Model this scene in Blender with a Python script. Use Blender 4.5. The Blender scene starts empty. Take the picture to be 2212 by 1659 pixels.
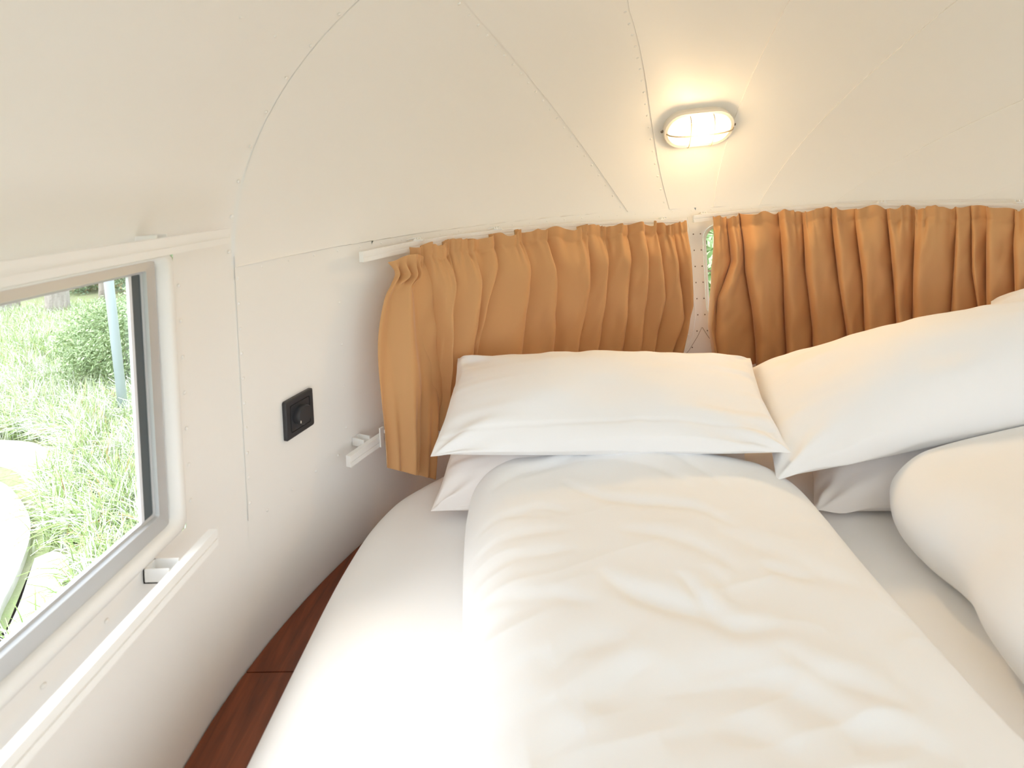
import bpy, math, random
import numpy as np
from mathutils import Matrix, Vector

# ------------------------------------------------------------------ camera, world, sun, exposure
SC = bpy.context.scene
COL = SC.collection
F, CX, CY, PSI, PHI = 1100.0, 1106.0, 400.0, 0.04, 0.055
EYE = np.array([-0.62, 0.0, 1.36])
f0 = np.array([-math.sin(PSI), math.cos(PSI), 0.0])
r0 = np.array([math.cos(PSI), math.sin(PSI), 0.0])
ZZ = np.array([0, 0, 1.0])
RR = r0 * math.cos(PHI) - ZZ * math.sin(PHI)
UU = ZZ * math.cos(PHI) + r0 * math.sin(PHI)
cd = bpy.data.cameras.new('camera')
cam = bpy.data.objects.new('camera', cd)
COL.objects.link(cam)
cam.matrix_world = Matrix(((RR[0], UU[0], -f0[0], EYE[0]), (RR[1], UU[1], -f0[1], EYE[1]),
                           (RR[2], UU[2], -f0[2], EYE[2]), (0, 0, 0, 1)))
cd.sensor_width = 36
cd.lens = 36 * F / 2212
cd.shift_y = -(829.5 - CY) / 2212
cd.clip_start = 0.02
cd.dof.use_dof = True
cd.dof.focus_distance = 1.75
cd.dof.aperture_fstop = 5.0
SC.camera = cam

SC.view_settings.view_transform = 'Standard'
SC.view_settings.look = 'None'
SC.view_settings.gamma = 1
SC.view_settings.use_curve_mapping = False
SC.view_settings.exposure = -0.13
SC.cycles.max_bounces = 14
SC.cycles.diffuse_bounces = 9
SC.cycles.transparent_max_bounces = 12
SC.cycles.sample_clamp_indirect = 6
SC.cycles.use_denoising = True
SC.cycles.caustics_reflective = False
SC.cycles.caustics_refractive = False

W = bpy.data.worlds.new('sky')
SC.world = W
W.use_nodes = True
nt = W.node_tree
nt.nodes.clear()
wo = nt.nodes.new('ShaderNodeOutputWorld')
bg = nt.nodes.new('ShaderNodeBackground')
bg.inputs['Color'].default_value = (0.80, 0.895, 1.0, 1)     # even, hazy overcast sky
bg.inputs['Strength'].default_value = 4.0
nt.links.new(bg.outputs[0], wo.inputs[0])

sl = bpy.data.lights.new('sun', 'SUN')
sl.energy = 3.8
sl.angle = math.radians(26)
sl.color = (1.0, 0.98, 0.95)
sun = bpy.data.objects.new('sun', sl)
COL.objects.link(sun)
sun.location = (-6, -3, 8)
sun.rotation_euler = Vector((0.60, 0.25, -0.76)).to_track_quat('-Z', 'Y').to_euler()

random.seed(7)
rng = np.random.default_rng(7)

# ------------------------------------------------------------------ measured shape of the trailer
BX, YS, DY, PW, Z0, HC = 1.2, 0.80, 1.185, 1.715, 1.235, 0.775   # half width, start of dome, depth, plan power, spring line, rise
YA = 0.93                                                         # the arch seam where barrel meets end dome
BASE, MTOP, YB = 0.505, 0.63, -3.2


def ray(px, py):
    return f0 + RR * (px - CX) / F - UU * (py - CY) / F


def on(axis, val, px, py):
    d = ray(px, py)
    return EYE + d * ((val - EYE[axis]) / d[axis])


def upow(y):
    return max(0.0, (y - YS) / DY) ** PW


def gauge(p):
    t = max(0, (p[2] - Z0) / HC)
    return (p[0] / BX) ** 2 + upow(p[1]) + t * t


def shell_hit(px, py, lim=1.0):
    d = ray(px, py)
    lo, hi = .3, 8
    for _ in range(50):
        m = (lo + hi) / 2
        if gauge(EYE + d * m) > lim:
            hi = m
        else:
            lo = m
    return EYE + d * lo


def shell_n(p):
    """inward normal of the shell"""
    u = max(1e-4, (p[1] - YS) / DY)
    gy = PW * u ** (PW - 1) / DY if p[1] > YS else 0
    gz = 2 * max(0, (p[2] - Z0)) / HC ** 2
    g = np.array([2 * p[0] / BX ** 2, gy, gz])
    return -g / np.linalg.norm(g)


# plan curve of the end wall by arc length
_a = np.linspace(0, math.pi, 2001)
_px = -BX * np.cos(_a)
_py = YS + DY * (np.sin(_a) ** 2) ** (1 / PW)
_i0 = np.argmax(_py > YA)
_px, _py = _px[_i0:-_i0], _py[_i0:-_i0]
_s = np.concatenate([[0], np.cumsum(np.hypot(np.diff(_px), np.diff(_py)))])
SL = _s[-1]


def plan(s, off=0.0):
    x, y = np.interp(s, _s, _px), np.interp(s, _s, _py)
    if off == 0:
        return np.array([x, y])
    e = .004
    dx = np.interp(s + e, _s, _px) - np.interp(s - e, _s, _px)
    dy = np.interp(s + e, _s, _py) - np.interp(s - e, _s, _py)
    L = math.hypot(dx, dy)
    return np.array([x + dy / L * off, y - dx / L * off])


def wallhit(px, py, off=0.0):
    """where the line of sight meets the end wall (moved inwards by off): arc length and height"""
    d = ray(px, py)
    best = None
    ss = np.linspace(0, SL, 500)
    Q = np.array([plan(s, off) for s in ss]) - EYE[:2]
    c = Q[:, 0] * d[1] - Q[:, 1] * d[0]
    for i in range(len(ss) - 1):
        if c[i] * c[i + 1] <= 0:
            k = c[i] / (c[i] - c[i + 1])
            q = Q[i] + (Q[i + 1] - Q[i]) * k
            t = q @ d[:2] / (d[:2] @ d[:2])
            if t > 0:
                best = (ss[i] + (ss[i + 1] - ss[i]) * k, EYE[2] + d[2] * t)
    return best


def s_of_x(x):
    return float(np.interp(x, _px, _s))


# ------------------------------------------------------------------ materials
def mat(name, color=(.8, .8, .8), rough=.5, metal=0, spec=.5, noise=None, bump=None, extra=None):
    m = bpy.data.materials.new(name)
    m.use_nodes = True
    t = m.node_tree
    b = t.nodes['Principled BSDF']
    b.inputs['Base Color'].default_value = (*color, 1)
    b.inputs['Roughness'].default_value = rough
    b.inputs['Metallic'].default_value = metal
    b.inputs['Specular IOR Level'].default_value = spec
    tc = t.nodes.new('ShaderNodeTexCoord')
    if noise:                                     # (scale, second colour, vector scale)
        n = t.nodes.new('ShaderNodeTexNoise')
        n.inputs['Scale'].default_value = noise[0]
        n.inputs['Detail'].default_value = 5
        mp = t.nodes.new('ShaderNodeMapping')
        mp.inputs['Scale'].default_value = noise[2]
        t.links.new(tc.outputs['Object'], mp.inputs[0])
        t.links.new(mp.outputs[0], n.inputs[0])
        r = t.nodes.new('ShaderNodeValToRGB')
        r.color_ramp.elements[0].position = .35
        r.color_ramp.elements[1].position = .65
        r.color_ramp.elements[0].color = (*color, 1)
        r.color_ramp.elements[1].color = (*noise[1], 1)
        t.links.new(n.outputs[0], r.inputs[0])
        t.links.new(r.outputs[0], b.inputs['Base Color'])
    if bump:                                      # (scale, strength, distance)
        n = t.nodes.new('ShaderNodeTexNoise')
        n.inputs['Scale'].default_value = bump[0]
        n.inputs['Detail'].default_value = 4
        t.links.new(tc.outputs['Object'], n.inputs[0])
        bp = t.nodes.new('ShaderNodeBump')
        bp.inputs['Strength'].default_value = bump[1]
        bp.inputs['Distance'].default_value = bump[2]
        t.links.new(n.outputs[0], bp.inputs['Height'])
        t.links.new(bp.outputs[0], b.inputs['Normal'])
    if extra:
        extra(t, b)
    return m


def glassmat(name, tint=(1, 1, 1), refl=.06):
    m = bpy.data.materials.new(name)
    m.use_nodes = True
    t = m.node_tree
    t.nodes.clear()
    o = t.nodes.new('ShaderNodeOutputMaterial')
    tr = t.nodes.new('ShaderNodeBsdfTransparent')
    tr.inputs[0].default_value = (*tint, 1)
    gl = t.nodes.new('ShaderNodeBsdfGlossy')
    gl.inputs['Roughness'].default_value = .02
    mx = t.nodes.new('ShaderNodeMixShader')
    mx.inputs[0].default_value = refl
    t.links.new(tr.outputs[0], mx.inputs[1])
    t.links.new(gl.outputs[0], mx.inputs[2])
    t.links.new(mx.outputs[0], o.inputs[0])
    return m


def emit(name, color, s):
    m = bpy.data.materials.new(name)
    m.use_nodes = True
    b = m.node_tree.nodes['Principled BSDF']
    b.inputs['Base Color'].default_value = (*color, 1)
    b.inputs['Emission Color'].default_value = (*color, 1)
    b.inputs['Emission Strength'].default_value = s
    b.inputs['Roughness'].default_value = .2
    return m


def fabric_extra(weave, tlc, tlw):
    def f(t, b):
        tc = t.nodes['Texture Coordinate']
        w1 = t.nodes.new('ShaderNodeTexNoise')
        w1.inputs['Scale'].default_value = weave
        w1.inputs['Detail'].default_value = 2
        bp = t.nodes.new('ShaderNodeBump')
        bp.inputs['Strength'].default_value = .12
        bp.inputs['Distance'].default_value = .001
        t.links.new(tc.outputs['Object'], w1.inputs[0])
        t.links.new(w1.outputs[0], bp.inputs['Height'])
        t.links.new(bp.outputs[0], b.inputs['Normal'])
        b.inputs['Sheen Weight'].default_value = .25
        b.inputs['Sheen Roughness'].default_value = .4
        if tlw > 0:
            tl = t.nodes.new('ShaderNodeBsdfTranslucent')
            tl.inputs[0].default_value = (*tlc, 1)
            mx = t.nodes.new('ShaderNodeMixShader')
            mx.inputs[0].default_value = tlw
            out = t.nodes['Material Output']
            t.links.new(b.outputs[0], mx.inputs[1])
            t.links.new(tl.outputs[0], mx.inputs[2])
            t.links.new(mx.outputs[0], out.inputs[0])
    return f


def wood_extra(t, b):
    tc = t.nodes['Texture Coordinate']
    mp = t.nodes.new('ShaderNodeMapping')
    mp.inputs['Scale'].default_value = (26, 2.2, 8)
    n = t.nodes.new('ShaderNodeTexNoise')
    n.inputs['Scale'].default_value = 1.6
    n.inputs['Detail'].default_value = 8
    n.inputs['Roughness'].default_value = .65
    n.inputs['Distortion'].default_value = .6
    r = t.nodes.new('ShaderNodeValToRGB')
    e = r.color_ramp.elements
    e[0].position, e[0].color = .30, (.085, .018, .005, 1)
    e[1].position, e[1].color = .72, (.26, .062, .018, 1)
    m_ = e.new(.5)
    m_.color = (.17, .038, .010, 1)
    t.links.new(tc.outputs['Object'], mp.inputs[0])
    t.links.new(mp.outputs[0], n.inputs[0])
    t.links.new(n.outputs[0], r.inputs[0])
    t.links.new(r.outputs[0], b.inputs['Base Color'])


def leaf_extra(t, b):
    a = t.nodes.new('ShaderNodeAttribute')
    a.attribute_name = 'tint'
    t.links.new(a.outputs['Color'], b.inputs['Base Color'])


M = {
    'paint': mat('cream_paint', (.885, .868, .842), .42, bump=(7, .06, .02)),
    'paint_trim': mat('white_trim_paint', (.89, .885, .87), .35),
    'alu': mat('anodised_aluminium', (.58, .59, .60), .42, metal=.4, bump=(60, .05, .001)),
    'seal': mat('dark_rubber_seal', (.09, .11, .12), .6),
    'sash': mat('white_sash_edge', (.82, .84, .90), .35),
    'glass': glassmat('window_glass'),
    'wood': mat('red_brown_wood', rough=.38, extra=wood_extra),
    'floor': mat('plank_floor', (.35, .25, .16), .5, noise=(3, (.28, .19, .12), (1, 12, 1))),
    'sheet': mat('white_cotton', (.90, .895, .895), .85, spec=.2, bump=(260, .08, .001)),
    'sheet_b': mat('duvet_cotton', (.895, .895, .897), .85, spec=.2, bump=(260, .08, .001)),
    'sheet_shade': mat('shade_tinted_cotton', (.89, .85, .83), .85, spec=.2, bump=(260, .08, .001)),  # white cotton made pinker, shade under the upper pillows put into the colour
    'curtain': mat('tan_curtain_cloth', (.68, .38, .17), .75, spec=.25, extra=fabric_extra(900, (.55, .30, .13), .12)),
    'black': mat('anthracite_plastic', (.028, .028, .032), .38),
    'blacker': mat('black_knob_plastic', (.012, .012, .014), .3),
    'lampwhite': mat('lamp_white_enamel', (.82, .77, .70), .4),
    'guard': mat('backlit_guard_wire', (.50, .40, .29), .5),  # same enamel darkened to tan, backlit shade put into the colour
    'screw': mat('screw_metal', (.25, .2, .16), .4, metal=.8),
    'leafy': mat('leaf', (.3, .5, .1), .55, extra=leaf_extra),
    'bark': mat('pale_bark', (.42, .37, .33), .9, noise=(6, (.30, .26, .23), (4, 4, .6)), bump=(30, .5, .02)),
    'soil': mat('soil', (.32, .31, .20), .95, noise=(5, (.30, .36, .16), (1, 1, 1)), bump=(20, .6, .05)),
    'stone': mat('pale_paving_stone', (.72, .70, .67), .8, noise=(9, (.62, .60, .57), (1, 1, 1)), bump=(50, .3, .01)),
    'pole': mat('grey_blue_pole', (.50, .56, .64), .4),
    'lampglass': emit('lit_lamp_glass', (1.0, .76, .44), 4),
    'curtain_in': mat('dull_lining', (.5, .42, .34), .9),
}


# ------------------------------------------------------------------ object helpers
def wl(o):
    v = np.zeros(3)
    while o is not None:
        v += np.array(o.location)
        o = o.parent
    return v


def tag(o, label=None, cat=None, group=None, kind=None):
    if label: o['label'] = label
    if cat: o['category'] = cat
    if group: o['group'] = group
    if kind: o['kind'] = kind
    return o


def mk(name, V, Fc, m, parent=None, smooth=True, kind=None, loc=None, angle=None):
    V = np.asarray(V, float).reshape(-1, 3)
    o = None
    base = wl(parent) if parent is not None else np.zeros(3)
    if loc is None:
        loc = np.zeros(3) if parent is not None else np.array([(V[:, 0].min() + V[:, 0].max()) / 2, (V[:, 1].min() + V[:, 1].max()) / 2, V[:, 2].min()])
        L = base + loc if parent is not None else loc
    else:
        L = np.array(loc, float)
        loc = L - base
    me = bpy.data.meshes.new(name)
    me.from_pydata((V - L).tolist(), [], [list(map(int, f)) for f in Fc])
    me.update()
    if smooth:
        me.polygons.foreach_set('use_smooth', [True] * len(me.polygons))
        if angle is not None:
            me.set_sharp_from_angle(angle=math.radians(angle))
    me.materials.append(m)
    o = bpy.data.objects.new(name, me)
    COL.objects.link(o)
    if parent is not None: o.parent = parent
    o.location = loc
    if kind: o['kind'] = kind
    return o


def empty(name, loc, label=None, cat=None, group=None, kind=None):
    o = bpy.data.objects.new(name, None)
    COL.objects.link(o)
    o.location = loc
    o.empty_display_size = .05
    return tag(o, label, cat, group, kind)


class MB:
    def __init__(s): s.V = []; s.F = []

    def add(s, V, Fc):
        n = len(s.V)
        s.V += [tuple(v) for v in V]
        s.F += [tuple(i + n for i in f) for f in Fc]

    def grid(s, P, flip=False):
        P = np.asarray(P)
        a, b = P.shape[:2]
        n = len(s.V)
        s.V += [tuple(v) for v in P.reshape(-1, 3)]
        for i in range(a - 1):
            for j in range(b - 1):
                q = (n + i * b + j, n + i * b + j + 1, n + (i + 1) * b + j + 1, n + (i + 1) * b + j)
                s.F.append(q[::-1] if flip else q)

    def box(s, lo, hi):
        x0, y0, z0 = lo; x1, y1, z1 = hi
        s.add([(x0, y0, z0), (x1, y0, z0), (x1, y1, z0), (x0, y1, z0), (x0, y0, z1), (x1, y0, z1), (x1, y1, z1), (x0, y1, z1)],
              [(0, 3, 2, 1), (4, 5, 6, 7), (0, 1, 5, 4), (1, 2, 6, 5), (2, 3, 7, 6), (3, 0, 4, 7)])

    def sweep(s, rings, closed_ring=True, caps=True):
        n = len(s.V)
        k = len(rings[0])
        for r in rings: s.V += [tuple(v) for v in r]
        for i in range(len(rings) - 1):
            for j in range(k if closed_ring else k - 1):
                a = n + i * k + j; b = n + i * k + (j + 1) % k
                s.F.append((a, b, b + k, a + k))
        if caps:
            s.F.append(tuple(n + j for j in range(k))[::-1])
            s.F.append(tuple(n + (len(rings) - 1) * k + j for j in range(k)))

    def tube(s, pts, r, k=10, closed=False):
        pts = [np.array(p, float) for p in pts]
        rings = []
        N = len(pts)
        up = np.array([0, 0, 1.0])
        for i, p in enumerate(pts):
            a = pts[(i - 1) % N] if closed or i > 0 else p
            b = pts[(i + 1) % N] if closed or i < N - 1 else p
            t = b - a; t /= np.linalg.norm(t)
            u = np.cross(t, up)
            if np.linalg.norm(u) < .1: u = np.cross(t, [1, 0, 0])
            u /= np.linalg.norm(u); w = np.cross(u, t)
            rr = r[i] if hasattr(r, '__len__') else r
            rings.append([p + rr * (u * math.cos(q) + w * math.sin(q)) for q in np.linspace(0, 2 * math.pi, k, endpoint=False)])
        if closed: rings.append(rings[0])
        s.sweep(rings, caps=not closed)

    def build(s, name, m, parent=None, **kw):
        return mk(name, s.V, s.F, m, parent, **kw)


def bevel(o, w=.002, seg=2):
    b = o.modifiers.new('bevel', 'BEVEL')
    b.width = w; b.segments = seg; b.limit_method = 'ANGLE'
    return o


def smoothstep(a, b, x):
    t = np.clip((x - a) / (b - a), 0, 1)
    return t * t * (3 - 2 * t)


def vnoise(x, y, seed=0):
    """smooth value noise on arrays"""
    def h(i, j):
        v = np.sin(i * 127.1 + j * 311.7 + seed * 74.7) * 43758.5453
        return v - np.floor(v)
    xi, yi = np.floor(x), np.floor(y)
    fx, fy = x - xi, y - yi
    fx = fx * fx * (3 - 2 * fx); fy = fy * fy * (3 - 2 * fy)
    return (h(xi, yi) * (1 - fx) + h(xi + 1, yi) * fx) * (1 - fy) + (h(xi, yi + 1) * (1 - fx) + h(xi + 1, yi + 1) * fx) * fy


def dist_poly(X, Y, pts):
    """distance, side and along-parameter to a polyline in plan"""
    D = np.full(X.shape, 1e9); S = np.zeros(X.shape); A = np.zeros(X.shape)
    pts = np.asarray(pts, float)
    L = np.concatenate([[0], np.cumsum(np.linalg.norm(np.diff(pts, axis=0), axis=1))])
    for i in range(len(pts) - 1):
        a, b = pts[i], pts[i + 1]
        e = b - a; l2 = e @ e
        t = np.clip(((X - a[0]) * e[0] + (Y - a[1]) * e[1]) / l2, 0, 1)
        dx, dy = X - a[0] - t * e[0], Y - a[1] - t * e[1]
        d = np.hypot(dx, dy)
        m = d < D
        D[m] = d[m]
        S[m] = np.sign(e[0] * dy - e[1] * dx)[m]
        A[m] = ((L[i] + t * math.sqrt(l2)) / L[-1])[m]
    return D, S, A


def curve(pts, n):
    """Catmull-Rom through points, n samples"""
    P = np.asarray(pts, float)
    P = np.vstack([2 * P[0] - P[1], P, 2 * P[-1] - P[-2]])
    m = len(P) - 3
    out = []
    for q in np.linspace(0, m, n):
        i = min(int(q), m - 1); t = q - i
        a, b, c, d = P[i:i + 4]
        out.append(.5 * (2 * b + (c - a) * t + (2 * a - 5 * b + 4 * c - d) * t * t + (3 * b - a - 3 * c + d) * t ** 3))
    return np.array(out)


# ================================================================== THE SETTING
# ---- ceiling of the end dome: riveted gores; seams are measured lines on the shell
ceiling = empty('ceiling', (0, 0.9, 2.0), kind='structure')
SEAMS = [[(1006, 0), (1046, 59), (1096, 113), (1148, 181), (1209, 240), (1259, 316), (1300, 375), (1356, 461)],
         [(1358, 9), (1369, 59), (1383, 123), (1397, 192), (1420, 316), (1433, 393), (1442, 453)],
         [(1708, 4), (1687, 27), (1657, 87), (1625, 155), (1602, 215), (1573, 320), (1557, 361), (1545, 402), (1538, 441)],
         [(2067, 2), (1978, 69), (1886, 149), (1795, 240), (1726, 320), (1676, 382), (1637, 441)],
         [(2212, 215), (2115, 254), (1978, 327), (1886, 380), (1808, 432)]]
ZP = .80
KMAX = 2.725
seamk = [(np.array([YA, 2.0]), np.array([-KMAX, -KMAX]))]
for sm in SEAMS:
    P = np.array([shell_hit(*q) for q in sm])
    k = P[:, 0] / (P[:, 2] - ZP)
    o_ = np.argsort(P[:, 1])
    co = np.polyfit(P[o_, 1], k[o_], 2)
    yy = np.linspace(P[:, 1].min(), P[:, 1].max(), 8)
    seamk.append((yy, np.polyval(co, yy)))
seamk.append((np.array([YA, 2.0]), np.array([1.75, 1.75])))
seamk.append((np.array([YA, 2.0]), np.array([KMAX, KMAX])))


def dome_pt(k, y):
    """point of the dome on the meridian x = k (z - ZP) at depth y"""
    c = Z0 - ZP
    A = 1 + (k * HC / BX) ** 2
    B = 2 * k * k * HC * c / BX ** 2
    Cc = (k * c / BX) ** 2 - (1 - upow(y))
    D = max(0, B * B - 4 * A * Cc)
    t = max(0, (-B + math.sqrt(D)) / (2 * A))
    z = Z0 + HC * t
    return np.array([k * (z - ZP), y, z])


def y_start(k):
    x = abs(k) * (Z0 - ZP)
    return YS + DY * max(1e-6, 1 - (x / BX) ** 2) ** (1 / PW)


def kk(j, y):
    return float(np.interp(y, *seamk[j]))


def seam_y0(j):
    k = kk(j, 1.9)
    for _ in range(5): k = kk(j, y_start(k))
    return y_start(k)


NS = 40
for j in range(len(seamk) - 1):
    ka0, kb0 = kk(j, seam_y0(j)), kk(j + 1, seam_y0(j + 1))
    nb = max(6, int(abs(math.atan(kb0) - math.atan(ka0)) / (.012 if j in (0, 6) else .03)))
    rows = []
    for b in range(-1, nb + 1):
        w = max(0, b) / nb
        row = []
        kst = math.tan(math.atan(ka0) * (1 - w) + math.atan(kb0) * w)
        y1 = y_start(kst)
        for i in range(NS + 1):
            y = y1 - (y1 - YA + .0) * (i / NS) ** 2
            k = math.tan(math.atan(kk(j, y)) * (1 - w) + math.atan(kk(j + 1, y)) * w)
            if i == 0: k = kst
            p = dome_pt(k, y)
            n = shell_n(p)
            lap = .0010 + .0038 * (1 - w) ** 3
            if b == -1: lap = -.003          # turned edge of the overlapping sheet
            row.append(p + n * lap)
        rows.append(row)
    # overlapping sheets lap past the neighbour
    mb = MB(); mb.grid(rows)
    mb.build('panel', M['paint'], ceiling, angle=50)


def rivets(name, pts, r, parent, m='paint', flat=.55):
    mb = MB()
    for p in pts:
        n = shell_n(p)
        u = np.cross(n, [0.3, .1, .9]); u /= np.linalg.norm(u)
        w = np.cross(n, u)
        V = [p + n * r * flat]
        for (a, rr) in ((.45, .75), (0, 1.0)):
            for q in range(8):
                V.append(p + n * (r * flat * (a * 1.6 if a else -.1)) + rr * r * (u * math.cos(q * math.pi / 4) + w * math.sin(q * math.pi / 4)))
        Fc = [(0, 1 + q, 1 + (q + 1) % 8) for q in range(8)] + [(1 + q, 9 + q, 9 + (q + 1) % 8, 1 + (q + 1) % 8) for q in range(8)]
        mb.add(V, Fc)
    return mb.build(name, M[m], parent, kind='stuff')


# rivet rows beside the seams
for j in range(1, 6):
    pts = []
    y0 = seam_y0(j)
    last = None
    acc = .02
    for y in np.concatenate([y0 - (y0 - YA) * (np.linspace(0, 1, 500) ** 2)]):
        p = dome_pt(kk(j, y), y)
        if last is not None:
            acc += np.linalg.norm(p - last)
            if acc > .052:
                acc = 0
                t = p - last; t /= np.linalg.norm(t)
                n = shell_n(p)
                side = np.cross(t, n)
                if side[0] < 0: side = -side
                q = p + side * (-.012 if j in (1, 2) else .012)
                pts.append(q + n * .0008)
        last = p
    rivets('rivet_row', pts, .0050, ceiling)
# row along the spring seam, row along the arch
pts = []
for s in np.arange(.07, SL - .03, .074):
    x, y = plan(s, .001); pts.append(np.array([x, y, Z0 - .010]))
spring_rivets = pts
pts = []
for a in np.arange(.04, math.pi, .085):
    g = math.sqrt(1 - upow(YA))
    pts.append(np.array([-BX * g * math.cos(a), YA - .012, Z0 + HC * g * math.sin(a) + .0]) * np.array([.9995, 1, 1]))
rivets('rivet_row', pts, .0036, ceiling)
rivets('rivet_row', [shell_hit(2105, 136), shell_hit(2131, 128), shell_hit(595, 78), shell_hit(520, 37), shell_hit(1862, 310)], .0035, ceiling)

# ---- barrel part: side walls and arched ceiling behind the arch seam
WIN_Y0, WIN_Y1, WIN_Z0, WIN_Z1 = -.42, .789, .845, 1.284       # opening of the side windows
HOLES = [(WIN_Y0, WIN_Y1), (-2.35, -1.15)]  # second span is for the added rear windows
ylines = sorted(set([YB, -2.35, -1.75, -1.15, -.8, WIN_Y0, 0, .3, .6, WIN_Y1, .80, .82, .84, .86, .88, .90, .915, YA - .006, YA, YA + .012]))
zl = [0, .3, WIN_Z0, 1.0, 1.15, Z0, WIN_Z1]


def gy(y): return math.sqrt(1 - upow(y))


def side_x(y, z):
    t = max(0, (z - Z0) / HC)
    return BX * math.sqrt(max(0, gy(y) ** 2 - t * t))


for sgn, nm in ((-1, 'wall_left'), (1, 'wall_right')):
    mb = MB()
    for a, b in zip(ylines[:-1], ylines[1:]):
        for c, d in zip(zl[:-1], zl[1:]):
            if c >= WIN_Z0 - 1e-6 and d <= WIN_Z1 + 1e-6 and any(a >= h0 - 1e-6 and b <= h1 + 1e-6 for h0, h1 in HOLES): continue
            V = [(sgn * side_x(y, z), y, z) for y, z in ((a, c), (b, c), (b, d), (a, d))]
            mb.add(V, [(0, 1, 2, 3) if sgn < 0 else (3, 2, 1, 0)])
    w = mb.build(nm, M['paint'], smooth=True, kind='structure')
    if sgn < 0: wall_left = w
    else: wall_right = w
# barrel ceiling in three riveted sheets
for (ya, yb) in ((YB, -1.9), (-1.9, -.15), (-.15, YA + .012)):
    ang0 = math.asin((WIN_Z1 - Z0) / HC)
    rows = []
    for y in sorted(set([ya, yb] + ([-1.45, -.30] if ya < -1.5 < yb else []) + [v for v in np.linspace(ya, yb, 5) if not -1.45 < v < -.30 or ya > -1] + [v for v in (.80, .82, .84, .86, .88, .9, .915, YA - .006, YA) if ya < v < yb])):
        g = gy(y)
        row = []
        zs = [WIN_Z1] + [Z0 + HC * g * math.sin(a) for a in np.linspace(ang0 * 1.3, math.pi / 2, 24)]
        left = [np.array([-side_x(y, z), y, z]) for z in zs]
        right = [np.array([side_x(y, z), y, z]) for z in zs[::-1]][1:]
        rows.append(left + right)
    mb = MB()
    yy_ = [r_[0][1] for r_ in rows]
    for i in range(len(rows) - 1):
        for q in range(len(rows[0]) - 1):
            a_, b_, c_, d_ = rows[i][q], rows[i][q + 1], rows[i + 1][q + 1], rows[i + 1][q]
            if -1.45 < (yy_[i] + yy_[i + 1]) / 2 < -.3 and abs((a_[0] + b_[0]) / 2) < .42: continue  # gap for the added roof opening
            mb.add([a_, b_, c_, d_], [(3, 2, 1, 0)])
    bmx = mb.build('panel', M['paint'], ceiling, angle=50)
    md_ = bmx.modifiers.new('w', 'WELD'); md_.merge_threshold = .0003

fill_hatch = empty('window_7', (0, -.875, 2.0), kind='structure')  # roof opening added out of view to bring daylight down onto the bed
mb = MB()
for (lo_, hi_) in (((-.47, -1.50, 1.93), (.47, -1.45, 2.03)), ((-.47, -.30, 1.93), (.47, -.25, 2.03)), ((-.50, -1.50, 1.92), (-.45, -.25, 2.03)), ((.45, -1.50, 1.92), (.50, -.25, 2.03))): mb.box(lo_, hi_)
mb.build('fill_hatch_frame', M['paint_trim'], fill_hatch, smooth=False)
mb = MB(); mb.add([(-.47, -1.5, 2.035), (.47, -1.5, 2.035), (.47, -.25, 2.035), (-.47, -.25, 2.035)], [(0, 1, 2, 3)])
mb.build('pane', M['glass'], fill_hatch, smooth=False)

# ---- end wall: lower band, sheets of the middle band with two rounded window openings
wall_front = empty('wall_front', (0, 1.9, 0), kind='structure')
LOW = .768


def band(s0, s1, z0, z1, off0=0.0, off1=0.0, n=40):
    rows = []
    for z in np.linspace(z0, z1, 4):
        rows.append([(*plan(s, off0 + (off1 - off0) * (s - s0) / (s1 - s0)), z) for s in np.linspace(s0, s1, n)])
    return rows


mb = MB(); mb.grid(band(0, SL, 0, LOW + .02, .0004, .0004, 120)); mb.build('panel', M['paint'], wall_front)
S_A = wallhit(805, 700)[0]
mb = MB(); mb.grid([[(*plan(s, -.006), z) for s in np.linspace(0, SL, 120)] for z in (Z0 - .03, Z0, Z0 + .03)]); mb.build('light_seal_band', M['alu'], wall_front)  # hidden band added outside the seam to block leaking sky light
SM = s_of_x(0.0)
WHL = (S_A + .135, s_of_x(-.050))
WHR = (s_of_x(.022), SL - S_A - .035)
HZ0, HZ1 = .80, 1.168
mb = MB(); mb.grid(band(0, S_A + .01, LOW - .008, Z0, .0018, .0018, 12)); mb.build('panel', M['paint'], wall_front)
mb = MB(); mb.grid(band(SL - S_A - .01, SL, LOW - .008, Z0, .0018, .0018, 12)); mb.build('panel', M['paint'], wall_front)
# folded lower lip of the middle sheets
mb = MB()
mb.grid([[(*plan(s, o), z) for s in np.linspace(0, SL, 100)] for (o, z) in ((-.004, LOW - .008), (.0018, LOW - .008))])
mb.build('panel_edge', M['paint'], wall_front)
mb = MB()
mb.grid([[(*plan(s, o), z) for s in np.linspace(0, SL, 100)] for (o, z) in ((.0016, Z0), (-.003, Z0 + .0005))])
mb.build('panel_edge', M['paint'], wall_front)


def rrect(s0, s1, z0, z1, r, n=10):
    P = []
    for (cs, cz, a0) in ((s1 - r, z1 - r, 0), (s0 + r, z1 - r, 90), (s0 + r, z0 + r, 180), (s1 - r, z0 + r, 270)):
        for q in np.linspace(0, 90, n):
            a = math.radians(a0 + q)
            P.append((cs + r * math.cos(a), cz + r * math.sin(a)))
    return P


def dense(P, step=.03):
    out = []
    for i, p in enumerate(P):
        q = P[(i + 1) % len(P)]
        L = math.hypot(q[0] - p[0], q[1] - p[1])
        n = max(1, int(L / step))
        for t in range(n): out.append((p[0] + (q[0] - p[0]) * t / n, p[1] + (q[1] - p[1]) * t / n))
    return out


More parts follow.
